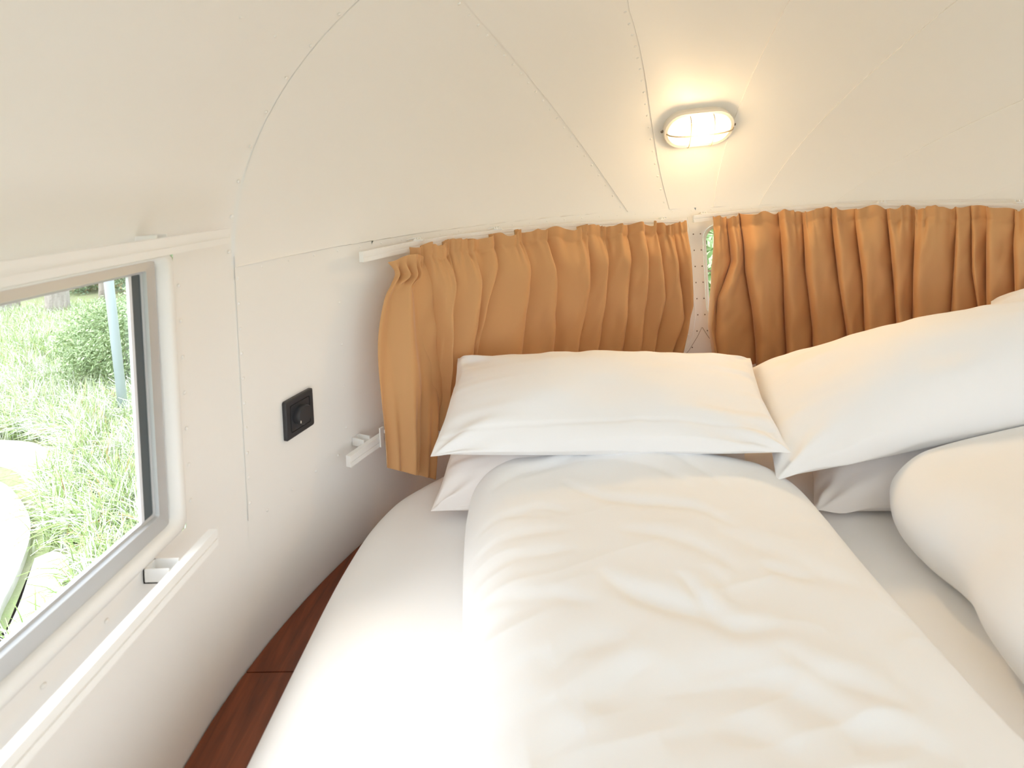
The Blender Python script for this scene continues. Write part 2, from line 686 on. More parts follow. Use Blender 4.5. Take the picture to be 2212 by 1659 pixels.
def holed(s0, s1, z0, z1, hole, off):
    """sheet with one rounded opening, as rings from the opening to the rectangle"""
    H_ = dense(hole)
    cs, cz = np.mean([h[0] for h in H_]), np.mean([h[1] for h in H_])
    rings = []
    for w in np.linspace(0, 1, 5):
        ring = []
        for (s, z) in H_:
            ds, dz = s - cs, z - cz
            hs = (hole_s1 - hole_s0) / 2; hz = (hole_z1 - hole_z0) / 2
            # project to the rectangle: stretch each point to its nearest side
            ks = ds / hs; kz = dz / hz
            mx = max(abs(ks), abs(kz))
            ts = cs + (ks / mx) * ((s1 - cs) if ks > 0 else (cs - s0))
            tz = cz + (kz / mx) * ((z1 - cz) if kz > 0 else (cz - z0))
            ring.append((*plan(s + (ts - s) * w, off), z + (tz - z) * w))
        rings.append(ring)
    return rings


window_parts = []
for (s0, s1, hw) in ((S_A + .01, SM, WHL), (SM, SL - S_A - .01, WHR)):
    hole = rrect(hw[0], hw[1], HZ0, HZ1, .06)
    hole_s0, hole_s1, hole_z0, hole_z1 = hw[0], hw[1], HZ0, HZ1
    rings = holed(s0, s1, LOW - .008, Z0, hole, .0018)
    mb = MB(); mb.sweep(rings, caps=False); mb.build('panel', M['paint'], wall_front)
for wi, hw in enumerate((WHL, WHR)):
    win = empty('window_%d' % (wi + 2), (*plan((hw[0] + hw[1]) / 2), HZ0), kind='structure')
    H_ = dense(rrect(hw[0], hw[1], HZ0, HZ1, .06), .02)
    Hi = dense(rrect(hw[0] + .012, hw[1] - .012, HZ0 + .012, HZ1 - .012, .05), .02)
    n_ = min(len(H_), len(Hi))
    H_ = [H_[int(i * len(H_) / n_)] for i in range(n_)]; Hi = [Hi[int(i * len(Hi) / n_)] for i in range(n_)]
    mb = MB()
    mb.sweep([[(*plan(s, .004), z) for s, z in H_], [(*plan(s, .001), z) for s, z in Hi], [(*plan(s, -.03), z) for s, z in Hi]], caps=False)
    mb.build('window_frame', M['paint_trim'], win)
    mb = MB()
    mb.grid([[(*plan(s, -.028), z) for s in np.linspace(hw[0], hw[1], 40)] for z in (HZ0, HZ1)])
    mb.build('pane', M['glass'], win)
    mb = MB()
    zc = .985
    mb.grid([[(*plan(s, -.024), z) for s in np.linspace(hw[0], hw[1], 40)] for z in (zc - .004, zc + .004)])
    mb.build('sash_bar', M['alu'], win)

# cover plate between the two end windows, flaring at its foot
prof_z = [.67, .70, .735, .775, .83, .95, 1.1, 1.17, 1.2]
prof_l = [-.085, -.062, -.042, -.030, -.022, -.021, -.024, -.030, -.034]
rows = []
for z, l in zip(prof_z, prof_l):
    r_ = -l * .85
    rows.append([(*plan(SM + l, .0018), z)] + [(*plan(SM + l + (r_ - l) * w, .0042), z) for w in np.linspace(0, 1, 6)] + [(*plan(SM + r_, .0018), z)])
mb = MB(); mb.grid(rows)
tag(mb.build('trim_1', M['paint'], angle=40), kind='structure')
rivets('rivet_row', [np.array([*plan(SM + l, .0045), z]) for z in np.arange(.70, 1.19, .062) for l in (-.014 - .35 * max(0, .78 - z), .013 + .35 * max(0, .78 - z))], .0028, wall_front, 'screw')
# small triangular gusset lines under the plate
mb = MB()
for sg in (-1, 1):
    P = [(SM + sg * .001, .775), (SM + sg * .02, .74), (SM + sg * .055, .69), (SM + sg * .07, .675)]
    mb.tube([(*plan(s, .0042), z) for s, z in P], .0008, 5)
mb.build('panel_joint', M['screw'], wall_front, kind='stuff')

rivets('rivet_row', spring_rivets, .0032, wall_front)
pts = []
for s in np.arange(.05, SL, .070): pts.append(np.array([*plan(s, .001), LOW - .020]))
rivets('rivet_row', pts, .0032, wall_front)
pts = [np.array([*plan(.006, .002), z]) for z in np.arange(.79, 1.25, .047)]
sv = wallhit(735, 700)[0]
pts += [np.array([*plan(sv, .002), z]) for z in np.arange(.80, 1.2, .1)]
rivets('rivet_row', pts, .0032, wall_front)
rivets('rivet_row', [np.array([-1.199, WIN_Y1 + .012, z]) for z in np.arange(.88, 1.27, .058)] +
       [np.array([-1.199, y, WIN_Z0 - .018]) for y in np.arange(-.3, .78, .085)], .0032, wall_left)

# back wall, floor
mb = MB()
arc = [(-BX, YB, 0)] + [(-side_x(0, z), YB, z) for z in (Z0, 1.4, 1.6, 1.8)] + [(-BX * .5, YB, 1.91), (0, YB, Z0 + HC), (BX * .5, YB, 1.91)] + [(side_x(0, z), YB, z) for z in (1.8, 1.6, 1.4, Z0)] + [(BX, YB, 0)]
dz = 1.85
mb.add([(-BX, YB, 0), (-.8, YB, 0), (-.8, YB, 1.7), (-.95, YB, 1.65), (-BX, YB, 1.3)], [(0, 1, 2, 3, 4)])  # rear end left wide open, unseen, to let frontal daylight in
mb.add([(BX, YB, 0), (.8, YB, 0), (.8, YB, 1.7), (.95, YB, 1.65), (BX, YB, 1.3)], [(4, 3, 2, 1, 0)])
mb.add([(-.8, YB, 1.7), (.8, YB, 1.7), (.95, YB, 1.65), (.6, YB, 1.91), (0, YB, 2.01), (-.6, YB, 1.91), (-.95, YB, 1.65)], [(0, 1, 2, 3, 4, 5, 6)])
mb.build('wall_back', M['paint'], smooth=False, kind='structure')
mb = MB(); mb.box((-1.2, YB, -.05), (1.2, YA, 0)); mb.build('floor', M['floor'], smooth=False, kind='structure')


# ---- side windows: frame, sash, seal, pane, painted bead round the opening
def side_window(name, y0, y1, sg, parent_kind='structure'):
    win = empty(name, (sg * BX, (y0 + y1) / 2, WIN_Z0), kind=parent_kind)

    def loop(y0_, y1_, z0_, z1_, x, r=.012):
        P = []
        for (cy, cz, a0) in ((y1_ - r, z1_ - r, 0), (y0_ + r, z1_ - r, 90), (y0_ + r, z0_ + r, 180), (y1_ - r, z0_ + r, 270)):
            for q in (0, 30, 60, 90):
                a = math.radians(a0 + q)
                P.append((sg * x, cy + r * math.cos(a), cz + r * math.sin(a)))
        return P
    b, t = WIN_Z0, WIN_Z1
    # bead: from wall surface bulging in, then back to the frame
    st = [(0, 0, 1.2005), (.004, .003, 1.1955), (.010, .008, 1.193), (.018, .012, 1.195), (.025, .016, 1.203), (.030, .020, 1.216)]
    rings = [loop(y0 + d, y1 - d, b + (d if d < .026 else .026), t - e * .55, x, .014) for d, e, x in st]
    mb = MB(); mb.sweep(rings, caps=False); mb.build('window_surround', M['paint_trim'], win)
    # aluminium frame
    a, bb, c, d = y0 + .033, y1 - .032, b + .024, t - .006
    w = .026
    mb = MB()
    rings = [loop(a, bb, c, d, 1.222, .003), loop(a, bb, c, d, 1.204, .003), loop(a + w * .75, bb - w * .75, c + w, d - w * .6, 1.2025, .003),
             loop(a + w * .8, bb - w * .8, c + w * 1.08, d - w * .66, 1.208, .003), loop(a + w * .9, bb - w * .9, c + w * 1.25, d - w * .75, 1.209, .003), loop(a + w * .9, bb - w * .9, c + w * 1.25, d - w * .75, 1.2155, .003)]
    mb.sweep(rings, caps=False)
    mb.build('window_frame', M['alu'], win, angle=35)
    gy0, gy1, gz0, gz1 = a + w * .9, bb - w * .9, c + w * 1.2, d - w * .7
    mb = MB()
    x0, x1 = sorted((sg * 1.2095, sg * 1.232))
    mb.box((min(sg * 1.2100, sg * 1.2145), gy1 - .0158, gz0), (max(sg * 1.2100, sg * 1.2145), gy1, gz1))
    mb.build('seal_strip', M['seal'], win, smooth=False)
    mb = MB(); mb.box((min(sg * 1.2095, sg * 1.2135), gy1 - .0215, gz0), (max(sg * 1.2095, sg * 1.2135), gy1 - .0162, gz1)); mb.build('sash', M['sash'], win, smooth=False)
    mb = MB(); mb.box((x0, gy0, gz0), (x1, gy0 + .02, gz1)); mb.build('sash', M['sash'], win, smooth=False)
    mb = MB()
    mb.add([(sg * 1.2145, y, z) for y, z in ((gy0 + .02, gz0), (gy1 - .010, gz0), (gy1 - .010, gz1), (gy0 + .02, gz1))], [(0, 1, 2, 3)])
    mb.build('pane', M['glass'], win, smooth=False)
    return win


side_window('window_1', WIN_Y0, WIN_Y1, -1)
side_window('window_4', WIN_Y0, WIN_Y1, 1)  # unseen right-hand window, added for more even daylight
for i, sg in enumerate((-1, 1)):
    w_ = side_window('window_%d' % (5 + i), -2.35, -1.15, sg)  # unseen rear windows, added to brighten the interior

# ================================================================== THINGS ON THE WALLS
RH = .0255                                  # height of the aluminium curtain rail


def rail_mesh(path, z_of, off_dir=None, th=.014):
    """boxy rail along plan points with inward normals; returns MB"""
    rings = []
    for (p, n, z) in path:
        p = np.array(p); n = np.array(n)
        a = p - n * th / 2; b = p + n * th / 2
        g = .0025
        rings.append([(*a, z - RH / 2), (*b, z - RH / 2), (*b, z - g), (*(b - n * .002), z - g), (*(b - n * .002), z + g), (*b, z + g), (*b, z + RH / 2), (*a, z + RH / 2)])
    mb = MB(); mb.sweep(rings)
    return mb


def bracket(parent, p, n, z, depth, name='bracket', up=True):
    """small U clip from wall to rail"""
    p = np.array(p); n = np.array(n); t = np.array([n[1], -n[0]])
    mb = MB()
    for sg in (-1, 1):
        c = t * sg * .010
        rings = []
        for q, w in ((-depth, .001), (0, .001)):
            o = p + n * q + c
            rings.append([(*(o - t * w), z - .006), (*(o + t * w), z - .006), (*(o + t * w), z + .014), (*(o - t * w), z + .014)])
        mb.sweep(rings)
    o0 = p - n * depth
    rings = [[(*(o0 - t * .011 + n * q), z - .006), (*(o0 + t * .011 + n * q), z - .006), (*(o0 + t * .011 + n * q), z + .014), (*(o0 - t * .011 + n * q), z + .014)] for q in (0, .002)]
    mb.sweep(rings)
    rings = [[(*(o0 - t * .011 + n * q), z + .012 * 0 - .006), (*(o0 + t * .011 + n * q), z - .006), (*(o0 + t * .011 + n * q), z - .004), (*(o0 - t * .011 + n * q), z - .004)] for q in (0, depth)]
    mb.sweep(rings)
    return mb.build(name, M['paint_trim'], parent, smooth=False)


def tri_clip(parent, p, n, z, depth):
    p = np.array(p); n = np.array(n); t = np.array([n[1], -n[0]])
    mb = MB()
    for k in (-1, 0, 1):
        c = t * k * .009
        a = p + n * -.004 + c
        b = p - n * depth + c
        mb.tube([(*a, z + RH / 2 - .004), (*a, z + RH / 2 + .008), (*(b * .5 + a * .5), z + RH / 2 + .006), (*b, z + RH / 2 + .001)], .0022, 6)
    mb.box((p[0] - .014, p[1] - .006, z + RH / 2 - .0005), (p[0] + .014, p[1] + .006, z + RH / 2 + .003))
    return mb.build('clip', M['paint_trim'], parent, smooth=False)


def wall_rail(name, pxpts, off, label, extra=()):
    """curved rail whose top edge runs through the given sight lines"""
    H_ = [wallhit(px, py, off) for px, py in pxpts]
    s = np.array([h[0] for h in H_]); z = np.array([h[1] for h in H_]) - RH / 2
    if extra:
        s = np.append(s, extra[0]); z = np.append(z, extra[1] + z[-1] if False else z[-1])
    co = np.polyfit(s, z, 2)
    path = []
    for q in np.linspace(s[0], s[-1], 60):
        a = plan(q, off); b = plan(q, off + .01)
        path.append((a, (b - a) / .01, float(np.polyval(co, q))))
    mb = rail_mesh(path, None)
    top = empty(name, (*path[30][0], path[30][2] - RH / 2), label, 'curtain rail')
    mb.build('rail', M['paint_trim'], top, smooth=False)
    return top, co, s[0], s[-1]


ROFF = .045
rl_top, coL, sL0, sL1 = wall_rail('curtain_rail', [(780, 541), (896, 525), (1011, 504), (1120, 491), (1236, 482), (1351, 475), (1483, 475)], ROFF,
                                  'curved white curtain rail over the left end window, carrying the curtain with the loose end')
rr_top, coR, sR0, sR1 = wall_rail('curtain_rail', [(1497, 466), (1661, 450), (1822, 440), (2015, 437), (2212, 442)], ROFF,
                                  'curved white curtain rail over the right end window, its end by the central plate', extra=(SL * .84, 0))
for (top, co, ss_) in ((rl_top, coL, (wallhit(905, 522, ROFF)[0], wallhit(1075, 495, ROFF)[0], wallhit(1436, 475, ROFF)[0])),
                       (rr_top, coR, (wallhit(1522, 462, ROFF)[0], wallhit(1905, 437, ROFF)[0], SL * .78))):
    for q in ss_:
        a = plan(q, ROFF); n = (plan(q, ROFF + .01) - a) / .01
        tri_clip(top, a, n, float(np.polyval(co, q)), ROFF - .006)

# lower rail, mostly behind curtain and pillows; its left end shows
lo_pts = []
sq0 = wallhit(752, 985, ROFF)[0]
zlow = wallhit(752, 985, ROFF)[1] - RH / 2
for q in np.linspace(sq0, SM - .14, 50):
    a = plan(q, ROFF); b = plan(q, ROFF + .01)
    lo_pts.append((a, (b - a) / .01, zlow))
mb = rail_mesh(lo_pts, None)
low = empty('curtain_rail', (*lo_pts[25][0], zlow - RH / 2), 'low white curtain rail on the end wall, its tip left of the hanging curtain end', 'curtain rail')
mb.build('rail', M['paint_trim'], low, smooth=False)
q = wallhit(797, 965, ROFF)[0]
a = plan(q, ROFF); n = (plan(q, ROFF + .01) - a) / .01
bracket(low, a - n * .006, n, zlow + RH / 2 - .006, ROFF - .008)
q = wallhit(814, 950, ROFF)[0]
a = plan(q, ROFF + .009); b_ = plan(q + .012, ROFF + .009)
mb = MB()
mb.sweep([[(*(a + (b_ - a) * k), zlow - .012), (*(a + (b_ - a) * k), zlow + .034), (*(a + (b_ - a) * k + (plan(q, ROFF + .013) - a)), zlow + .034), (*(a + (b_ - a) * k + (plan(q, ROFF + .013) - a)), zlow - .012)] for k in (0, 1)])
mb.build('end_stop', M['paint_trim'], low, smooth=False)
lo_pts = []
for q in np.linspace(SM + .03, SL * .84, 50):
    a = plan(q, ROFF); b = plan(q, ROFF + .01)
    lo_pts.append((a, (b - a) / .01, zlow))
# rails of the side window
XR = 1.2 - ROFF


def straight_rail(y0, y1, z, label, ybr, up):
    top = empty('curtain_rail', (-XR, (y0 + y1) / 2, z - RH / 2), label, 'curtain rail')
    path = [((-XR, y), (1.0, 0.0), z) for y in np.linspace(y0, y1, 8)]
    rail_mesh(path, None).build('rail', M['paint_trim'], top, smooth=False)
    for yb in ybr:
        bracket(top, (-XR - .007, yb), (1.0, 0.0), z + RH / 2 - .010 if up else z - .002, ROFF - .008)
    return top


pu0, pu1 = on(0, -XR + .007, 497, 489), on(0, -XR + .007, 0, 573)
zu = (pu0[2] + pu1[2]) / 2 - RH / 2
straight_rail(-.5, pu0[1], zu, 'straight white curtain rail above the side window on the left', (.72, .1, -.4), True)
pd0, pd1 = on(0, -XR + .007, 470, 1143), on(0, -XR + .007, 20, 1632)
straight_rail(-.5, pd0[1], (pd0[2] + pd1[2]) / 2 - RH / 2, 'straight white curtain rail below the sill of the side window on the left', (on(0, -XR, 385, 1205)[1], .1), True)

# ---- rotary dimmer
sk_s, sk_z = wallhit(640, 893)
d0 = plan(sk_s); dn = (plan(sk_s, .01) - d0) / .01; dt = np.array([-dn[1], dn[0]])
if dt[1] < 0: dt = -dt
O = np.array([*d0, sk_z]); N3 = np.array([*dn, 0.0]); T3 = np.array([*dt, 0.0]); Z3 = np.array([0, 0, 1.0])


def loc2w(O, X, Y, Zv, P): return [O + X * p[0] + Y * p[1] + Zv * p[2] for p in P]


sw = empty('dimmer_switch', (O[0], O[1], sk_z - .04), 'square black rotary dimmer switch on the cream wall between side window and curtain', 'switch')


def rr2(w, h, r, n=5):
    P = []
    for (cx, cy, a0) in ((w - r, h - r, 0), (-w + r, h - r, 90), (-w + r, -h + r, 180), (w - r, -h + r, 270)):
        for q in np.linspace(0, 90, n): P.append((cx + r * math.cos(math.radians(a0 + q)), cy + r * math.sin(math.radians(a0 + q))))
    return P


mb = MB()
rings = [loc2w(O, T3, Z3, N3, [(*p, z) for p in rr2(.0405 - i, .0405 - i, .004)]) for z, i in ((0.0015, 0), (.0095, 0), (.0115, .002))]
rings += [loc2w(O, T3, Z3, N3, [(*p, z) for p in rr2(w, w, .003)]) for z, w in ((.0115, .0285), (.0095, .028), (.0095, .0272))]
mb.sweep(rings, caps=True)
mb.build('cover_plate', M['black'], sw, angle=30)
mb = MB()
rings = [loc2w(O, T3, Z3, N3, [(*p, z) for p in rr2(.0270, .0270, .003)]) for z in (.0085, .0115)]
mb.sweep(rings); mb.build('insert', M['black'], sw, angle=30)
mb = MB()
C_ = [(math.cos(a), math.sin(a)) for a in np.linspace(0, 2 * math.pi, 36, endpoint=False)]
mb.sweep([loc2w(O, T3, Z3, N3, [(c * r, s_ * r, z) for c, s_ in C_]) for r, z in ((.0205, .0116), (.0205, .0122), (.0195, .0235), (.0185, .0255), (.006, .0255))])
kn = mb.build('knob', M['black'], sw, angle=30)
mb = MB(); mb.sweep([loc2w(O, T3, Z3, N3, [(c * .001 - .0150, s_ * .003 - .009, z) for c, s_ in C_[::4]]) for z in (.0250, .0262)])
mb.build('pointer_mark', M['lampwhite'], kn)


# ---- oval bulkhead lamp on the dome
def bulkhead(px, py, label, scale=1.0, hit=None):
    P = shell_hit(px, py) if hit is None else hit
    N = shell_n(P)
    X = np.array([1.0, 0, 0]); X = X - N * (X @ N); X /= np.linalg.norm(X)
    roll = math.radians(2.5)
    Y = np.cross(N, X)
    if Y[2] < 0: Y = -Y
    X, Y = X * math.cos(roll) + Y * math.sin(roll), Y * math.cos(roll) - X * math.sin(roll)
    lamp = empty('bulkhead_lamp', P - N * 0, label, 'lamp')
    sc = scale

    def stad(a, b, n=14):
        """stadium half length a, half width b"""
        Q = []
        for sg, a0 in ((1, -90), (-1, 90)):
            for q in np.linspace(0, 180, n):
                t = math.radians(a0 + q)
                Q.append((sg * (a - b) + b * math.cos(t), b * math.sin(t)))
        return Q

    def ring(a, b, z): return loc2w(P, X, Y, N, [(p[0] * sc, p[1] * sc, z * sc) for p in stad(a, b)])
    A, B = .122, .070
    mb = MB(); mb.sweep([ring(A, B, -.012), ring(A, B, .004), ring(A - .003, B - .003, .030), ring(A - .012, B - .012, .032)])
    mb.build('housing', M['lampwhite'], lamp, angle=40)
    mb = MB()
    mb.sweep([ring(A + .002, B + .002, .028), ring(A + .003, B + .003, .034), ring(A, B, .041), ring(A - .010, B - .010, .041), ring(A - .013, B - .013, .036), ring(A - .013, B - .013, .031)], caps=False)
    mb.build('guard_ring', M['lampwhite'], lamp, angle=50)
    # ribbed glass dome
    mb = MB()
    rr = []
    for i, t in enumerate(np.linspace(0, 1, 22)):
        k = math.cos(t * math.pi / 2) ** .7
        h = .032 + .042 * math.sin(t * math.pi / 2)
        rib = .0008 * (i % 2)
        rr.append(ring((A - .016) - (B - .016) * (1 - k) * .98 + rib, (B - .016) * max(k, .02) + rib, h))
    mb.sweep(rr); mb.build('glass_dome', M['lampglass'], lamp, angle=60)
    # bars of the guard
    mb = MB()
    bar = [(x * sc, -.0 * sc, (.040 + .040 * (1 - (x / (A - .005)) ** 2) ** .35) * sc) for x in np.linspace(-(A - .0055), A - .0055, 33)]
    mb.tube(loc2w(P, X, Y, N, bar), .0028 * sc, 8)
    mb.build('guard_bar', M['guard'], lamp)
    for xx in (-.040, .040):
        mb = MB()
        bar = [(xx * sc, y * sc, (.040 + .038 * (1 - (y / (B - .005)) ** 2) ** .35) * sc) for y in np.linspace(-(B - .0055), B - .0055, 21)]
        mb.tube(loc2w(P, X, Y, N, bar), .0018 * sc, 6)
        mb.build('guard_bar', M['guard'], lamp)
    for sg in (-1, 1):
        mb = MB(); mb.tube(loc2w(P, X, Y, N, [(sg * (A + .001) * sc, 0, .024 * sc), (sg * (A + .009) * sc, 0, .030 * sc)]), .0045 * sc, 8)
        mb.build('screw', M['screw'], lamp)
    return lamp, P, N


lamp, LP, LN = bulkhead(1503, 268, 'lit white oval bulkhead lamp with wire guard on the domed ceiling')

# bulb light of that lamp
pl = bpy.data.lights.new('lamp_glow', 'POINT')
pl.energy = 1.9
pl.color = (1.0, .70, .38)
pl.shadow_soft_size = .035
po = bpy.data.objects.new('lamp_glow', pl)
COL.objects.link(po)
po.parent = lamp
po.location = tuple(LN * .115)
sp_ = bpy.data.lights.new('lamp_beam', 'SPOT')          # the housing shades the rear, most light leaves through the front glass
sp_.energy = 10
sp_.color = (1.0, .66, .33)
sp_.spot_size = math.radians(165); sp_.spot_blend = 1; sp_.shadow_soft_size = .05
so_ = bpy.data.objects.new('lamp_beam', sp_)
COL.objects.link(so_)
so_.parent = lamp
so_.location = tuple(LN * .10)
so_.rotation_euler = Vector(LN).to_track_quat('-Z', 'Y').to_euler()
# unseen fill lamp of the same kind, added behind the camera to brighten the room
hit = np.array([0.0, -2.3, Z0 + HC - .002])
fill_lamp, LP2, LN2 = bulkhead(0, 0, 'added fill lamp, a lit white oval bulkhead on the barrel ceiling behind the photographer', hit=hit)
p2 = pl.copy(); p2.energy = 4
p2.color = (1.0, .82, .62)
po2 = bpy.data.objects.new('lamp_glow', p2)
COL.objects.link(po2); po2.parent = fill_lamp; po2.location = tuple(LN2 * .115)

# ================================================================== BED
plat = empty('bed_platform', (0, .8, 0), 'red-brown wooden bed platform filling the trailer end, under the mattress', 'bed platform')
YJ = float(on(2, BASE, 560, 1452)[1])


def platform_board(y0, y1, zt):
    xs = []
    n = 60
    row_t, row_b = [], []
    yl = np.linspace(y0, y1, n)
    mb = MB()
    for z in (zt, zt - .03):
        L, R_ = [], []
        for y in yl:
            hw = BX * math.sqrt(max(0.0001, 1 - upow(y + .004))) - .004
            L.append((-hw, y, z)); R_.append((hw, y, z))
        mb.grid([L, R_], flip=(z == zt))
    k = 2 * n
    fr = [(0, k, k + n, n)]
    mb.F.append((0, n, n + k, k)); mb.F.append((n - 1, n - 1 + k, 2 * n - 1 + k, 2 * n - 1))
    for i in range(n - 1):
        mb.F.append((i, i + k, i + 1 + k, i + 1)); mb.F.append((n + i, n + i + 1, n + i + 1 + k, n + i + k))
    return mb.build('board', M['wood'], plat, smooth=False)


platform_board(YJ + .001, 1.97, BASE)
platform_board(-.30, YJ - .001, BASE)
mb = MB(); mb.box((-1.17, -.27, 0.001), (1.17, -.24, BASE - .031)); mb.build('front_panel', M['wood'], plat, smooth=False)


def slab(name, L, R_, zm, zb, ztop, r, m, nu=120, nv=140, parent=None, zf=None, rb=None, curl=0.0):
    """soft closed slab between two plan edges; both edges are arrays of plan points from foot to head"""
    Lc, Rc = curve(L, nv), curve(R_, nv)
    uu = .5 - .5 * np.cos(np.linspace(0, math.pi, nu))
    U_, V_ = np.meshgrid(uu, np.linspace(0, 1, nv))
    X = Lc[:, None, 0] * (1 - U_) + Rc[:, None, 0] * U_
    Y = Lc[:, None, 1] * (1 - U_) + Rc[:, None, 1] * U_
    wd = np.hypot(Rc[:, 0] - Lc[:, 0], Rc[:, 1] - Lc[:, 1])[:, None]
    ds = np.minimum(U_, 1 - U_) * wd
    dl = np.concatenate([[0], np.cumsum(np.hypot(np.diff((Lc[:, 0] + Rc[:, 0]) / 2), np.diff((Lc[:, 1] + Rc[:, 1]) / 2)))])
    dh = (dl[-1] - dl)[:, None] + 0 * U_
    df = dl[:, None] + 0 * U_
    a = np.clip(ds / r, 0, 1); b = np.clip(np.minimum(dh, df) / r, 0, 1)
    pf = np.sqrt(1 - (1 - a) ** 2) * np.sqrt(1 - (1 - b) ** 2)
    return X, Y, pf, U_, V_, ds, dh


def close_slab(name, X, Y, top, bot, m, parent=None):
    nv, nu = X.shape
    V = np.concatenate([np.stack([X, Y, top], -1).reshape(-1, 3), np.stack([X, Y, bot], -1).reshape(-1, 3)])
    k = nv * nu
    Fc = []
    for i in range(nv - 1):
        for j in range(nu - 1):
            q = (i * nu + j, i * nu + j + 1, (i + 1) * nu + j + 1, (i + 1) * nu + j)
            Fc.append(q)
            Fc.append(tuple(v + k for v in q[::-1]))
    for j in range(nu - 1):
        Fc.append((j + 1, j, j + k, j + 1 + k))
        a = (nv - 1) * nu + j
        Fc.append((a, a + 1, a + 1 + k, a + k))
    for i in range(nv - 1):
        a = i * nu
        Fc.append((a, a + nu, a + nu + k, a + k))
        a = i * nu + nu - 1
        Fc.append((a + nu, a, a + k, a + nu + k))
    # weld
    key = {}
    idx = np.arange(len(V))
    for side in (range(nu), range((nv - 1) * nu, nv * nu), range(0, nv * nu, nu), range(nu - 1, nv * nu, nu)):
        for i in side:
            if abs(V[i, 2] - V[i + k, 2]) < 1e-5: idx[i + k] = i
    F2 = []
    for f in Fc:
        g = []
        for v in f:
            w = idx[v]
            if w not in g: g.append(w)
        if len(g) > 2: F2.append(g)
    used = np.unique([v for f in F2 for v in f])
    re = {int(u): i for i, u in enumerate(used)}
    return mk(name, V[used], [[re[int(v)] for v in f] for f in F2], m, parent)


# mattress with fitted sheet
ml = [(-1.052, -.22), (-1.055, .2), (-1.056, .55), (-1.056, .80), (-1.055, .94), (-1.050, 1.03), (-1.038, 1.12), (-1.012, 1.20), (-.974, 1.25), (-.93, 1.295), (-.86, 1.36), (-.75, 1.45), (-.60, 1.55), (-.40, 1.63)]
mr = [(-x, y) for x, y in ml]
X, Y, pf, U_, V_, ds, dh = slab('m', ml, mr, 0, 0, 0, .075, None, 170, 150)
zm = .565
und = .002 * (vnoise(X * 4, Y * 4, 3) - .5) + .0012 * (vnoise(X * 14 + Y * 8, Y * 10, 5) - .5)
top = zm + (MTOP - zm) * pf ** 1.0 + und * pf
bot = zm - (zm - BASE - .001) * np.clip(pf * 1.6, 0, 1)
mat_ = close_slab('mattress', X, Y, top, bot, M['sheet'])
tag(mat_, 'thick mattress under a taut white fitted sheet, rounded at the head corner', 'mattress')


def P2(z, pts): return [tuple(on(2, z, *p)[:2]) for p in pts]


def creases(X, Y, zc, defs):
    H_ = np.zeros(X.shape)
    for pts, wdt, dep, side in defs:
        wdt *= 1.35; dep *= .52; side *= .5
        pl_ = curve(P2(zc, pts), max(6, 6 * len(pts)))
        D, S, A = dist_poly(X, Y, pl_)
        tp = np.sin(np.clip(A, 0, 1) * math.pi) ** .6
        wv = wdt * (.5 + .5 * tp)
        H_ -= dep * tp * np.exp(-(D / wv) ** 2)
        if side:
            H_ += side * dep * tp * np.exp(-((D - 1.6 * wv) / (1.5 * wv)) ** 2) * (S > 0) - 0
            H_ += .35 * side * dep * tp * np.exp(-((D - 1.6 * wv) / (1.5 * wv)) ** 2) * (S <= 0)
    return H_


# left duvet
zc = .74
dl_ = P2(.68, [(940, 2300), (960, 1900), (985, 1659), (1000, 1450), (999, 1300), (1001, 1200), (1008, 1120), (1022, 1070)])
dl_.append((dl_[-1][0] + .028, dl_[-1][1] + .055))
dl_.append((dl_[-1][0] + .085, dl_[-1][1] + .035))
dr_ = P2(.68, [(2950, 2300), (2560, 1950), (2275, 1700), (2110, 1520), (1985, 1375), (1885, 1255), (1800, 1150), (1740, 1085)])
dr_.append((dr_[-1][0] - .035, dr_[-1][1] + .040))
dr_.append((dr_[-1][0] - .085, dr_[-1][1] + .020))
X, Y, pf, U_, V_, ds, dh = slab('d', dl_, dr_, 0, 0, 0, .095, None, 260, 300)
Y = Y + .035 * np.sin(U_ * math.pi) * smoothstep(.8, 1, V_)
hgt = .065 + .030 * np.sin(U_ * math.pi) ** .7 + .022 * smoothstep(.62, .90, V_) * np.sin(np.clip(U_ * 1.1, 0, 1) * math.pi) \
    + .018 * (vnoise(X * 3.1, Y * 3.1, 11) - .5) + .010 * (vnoise(X * 7, Y * 6 + X * 2, 21) - .5)
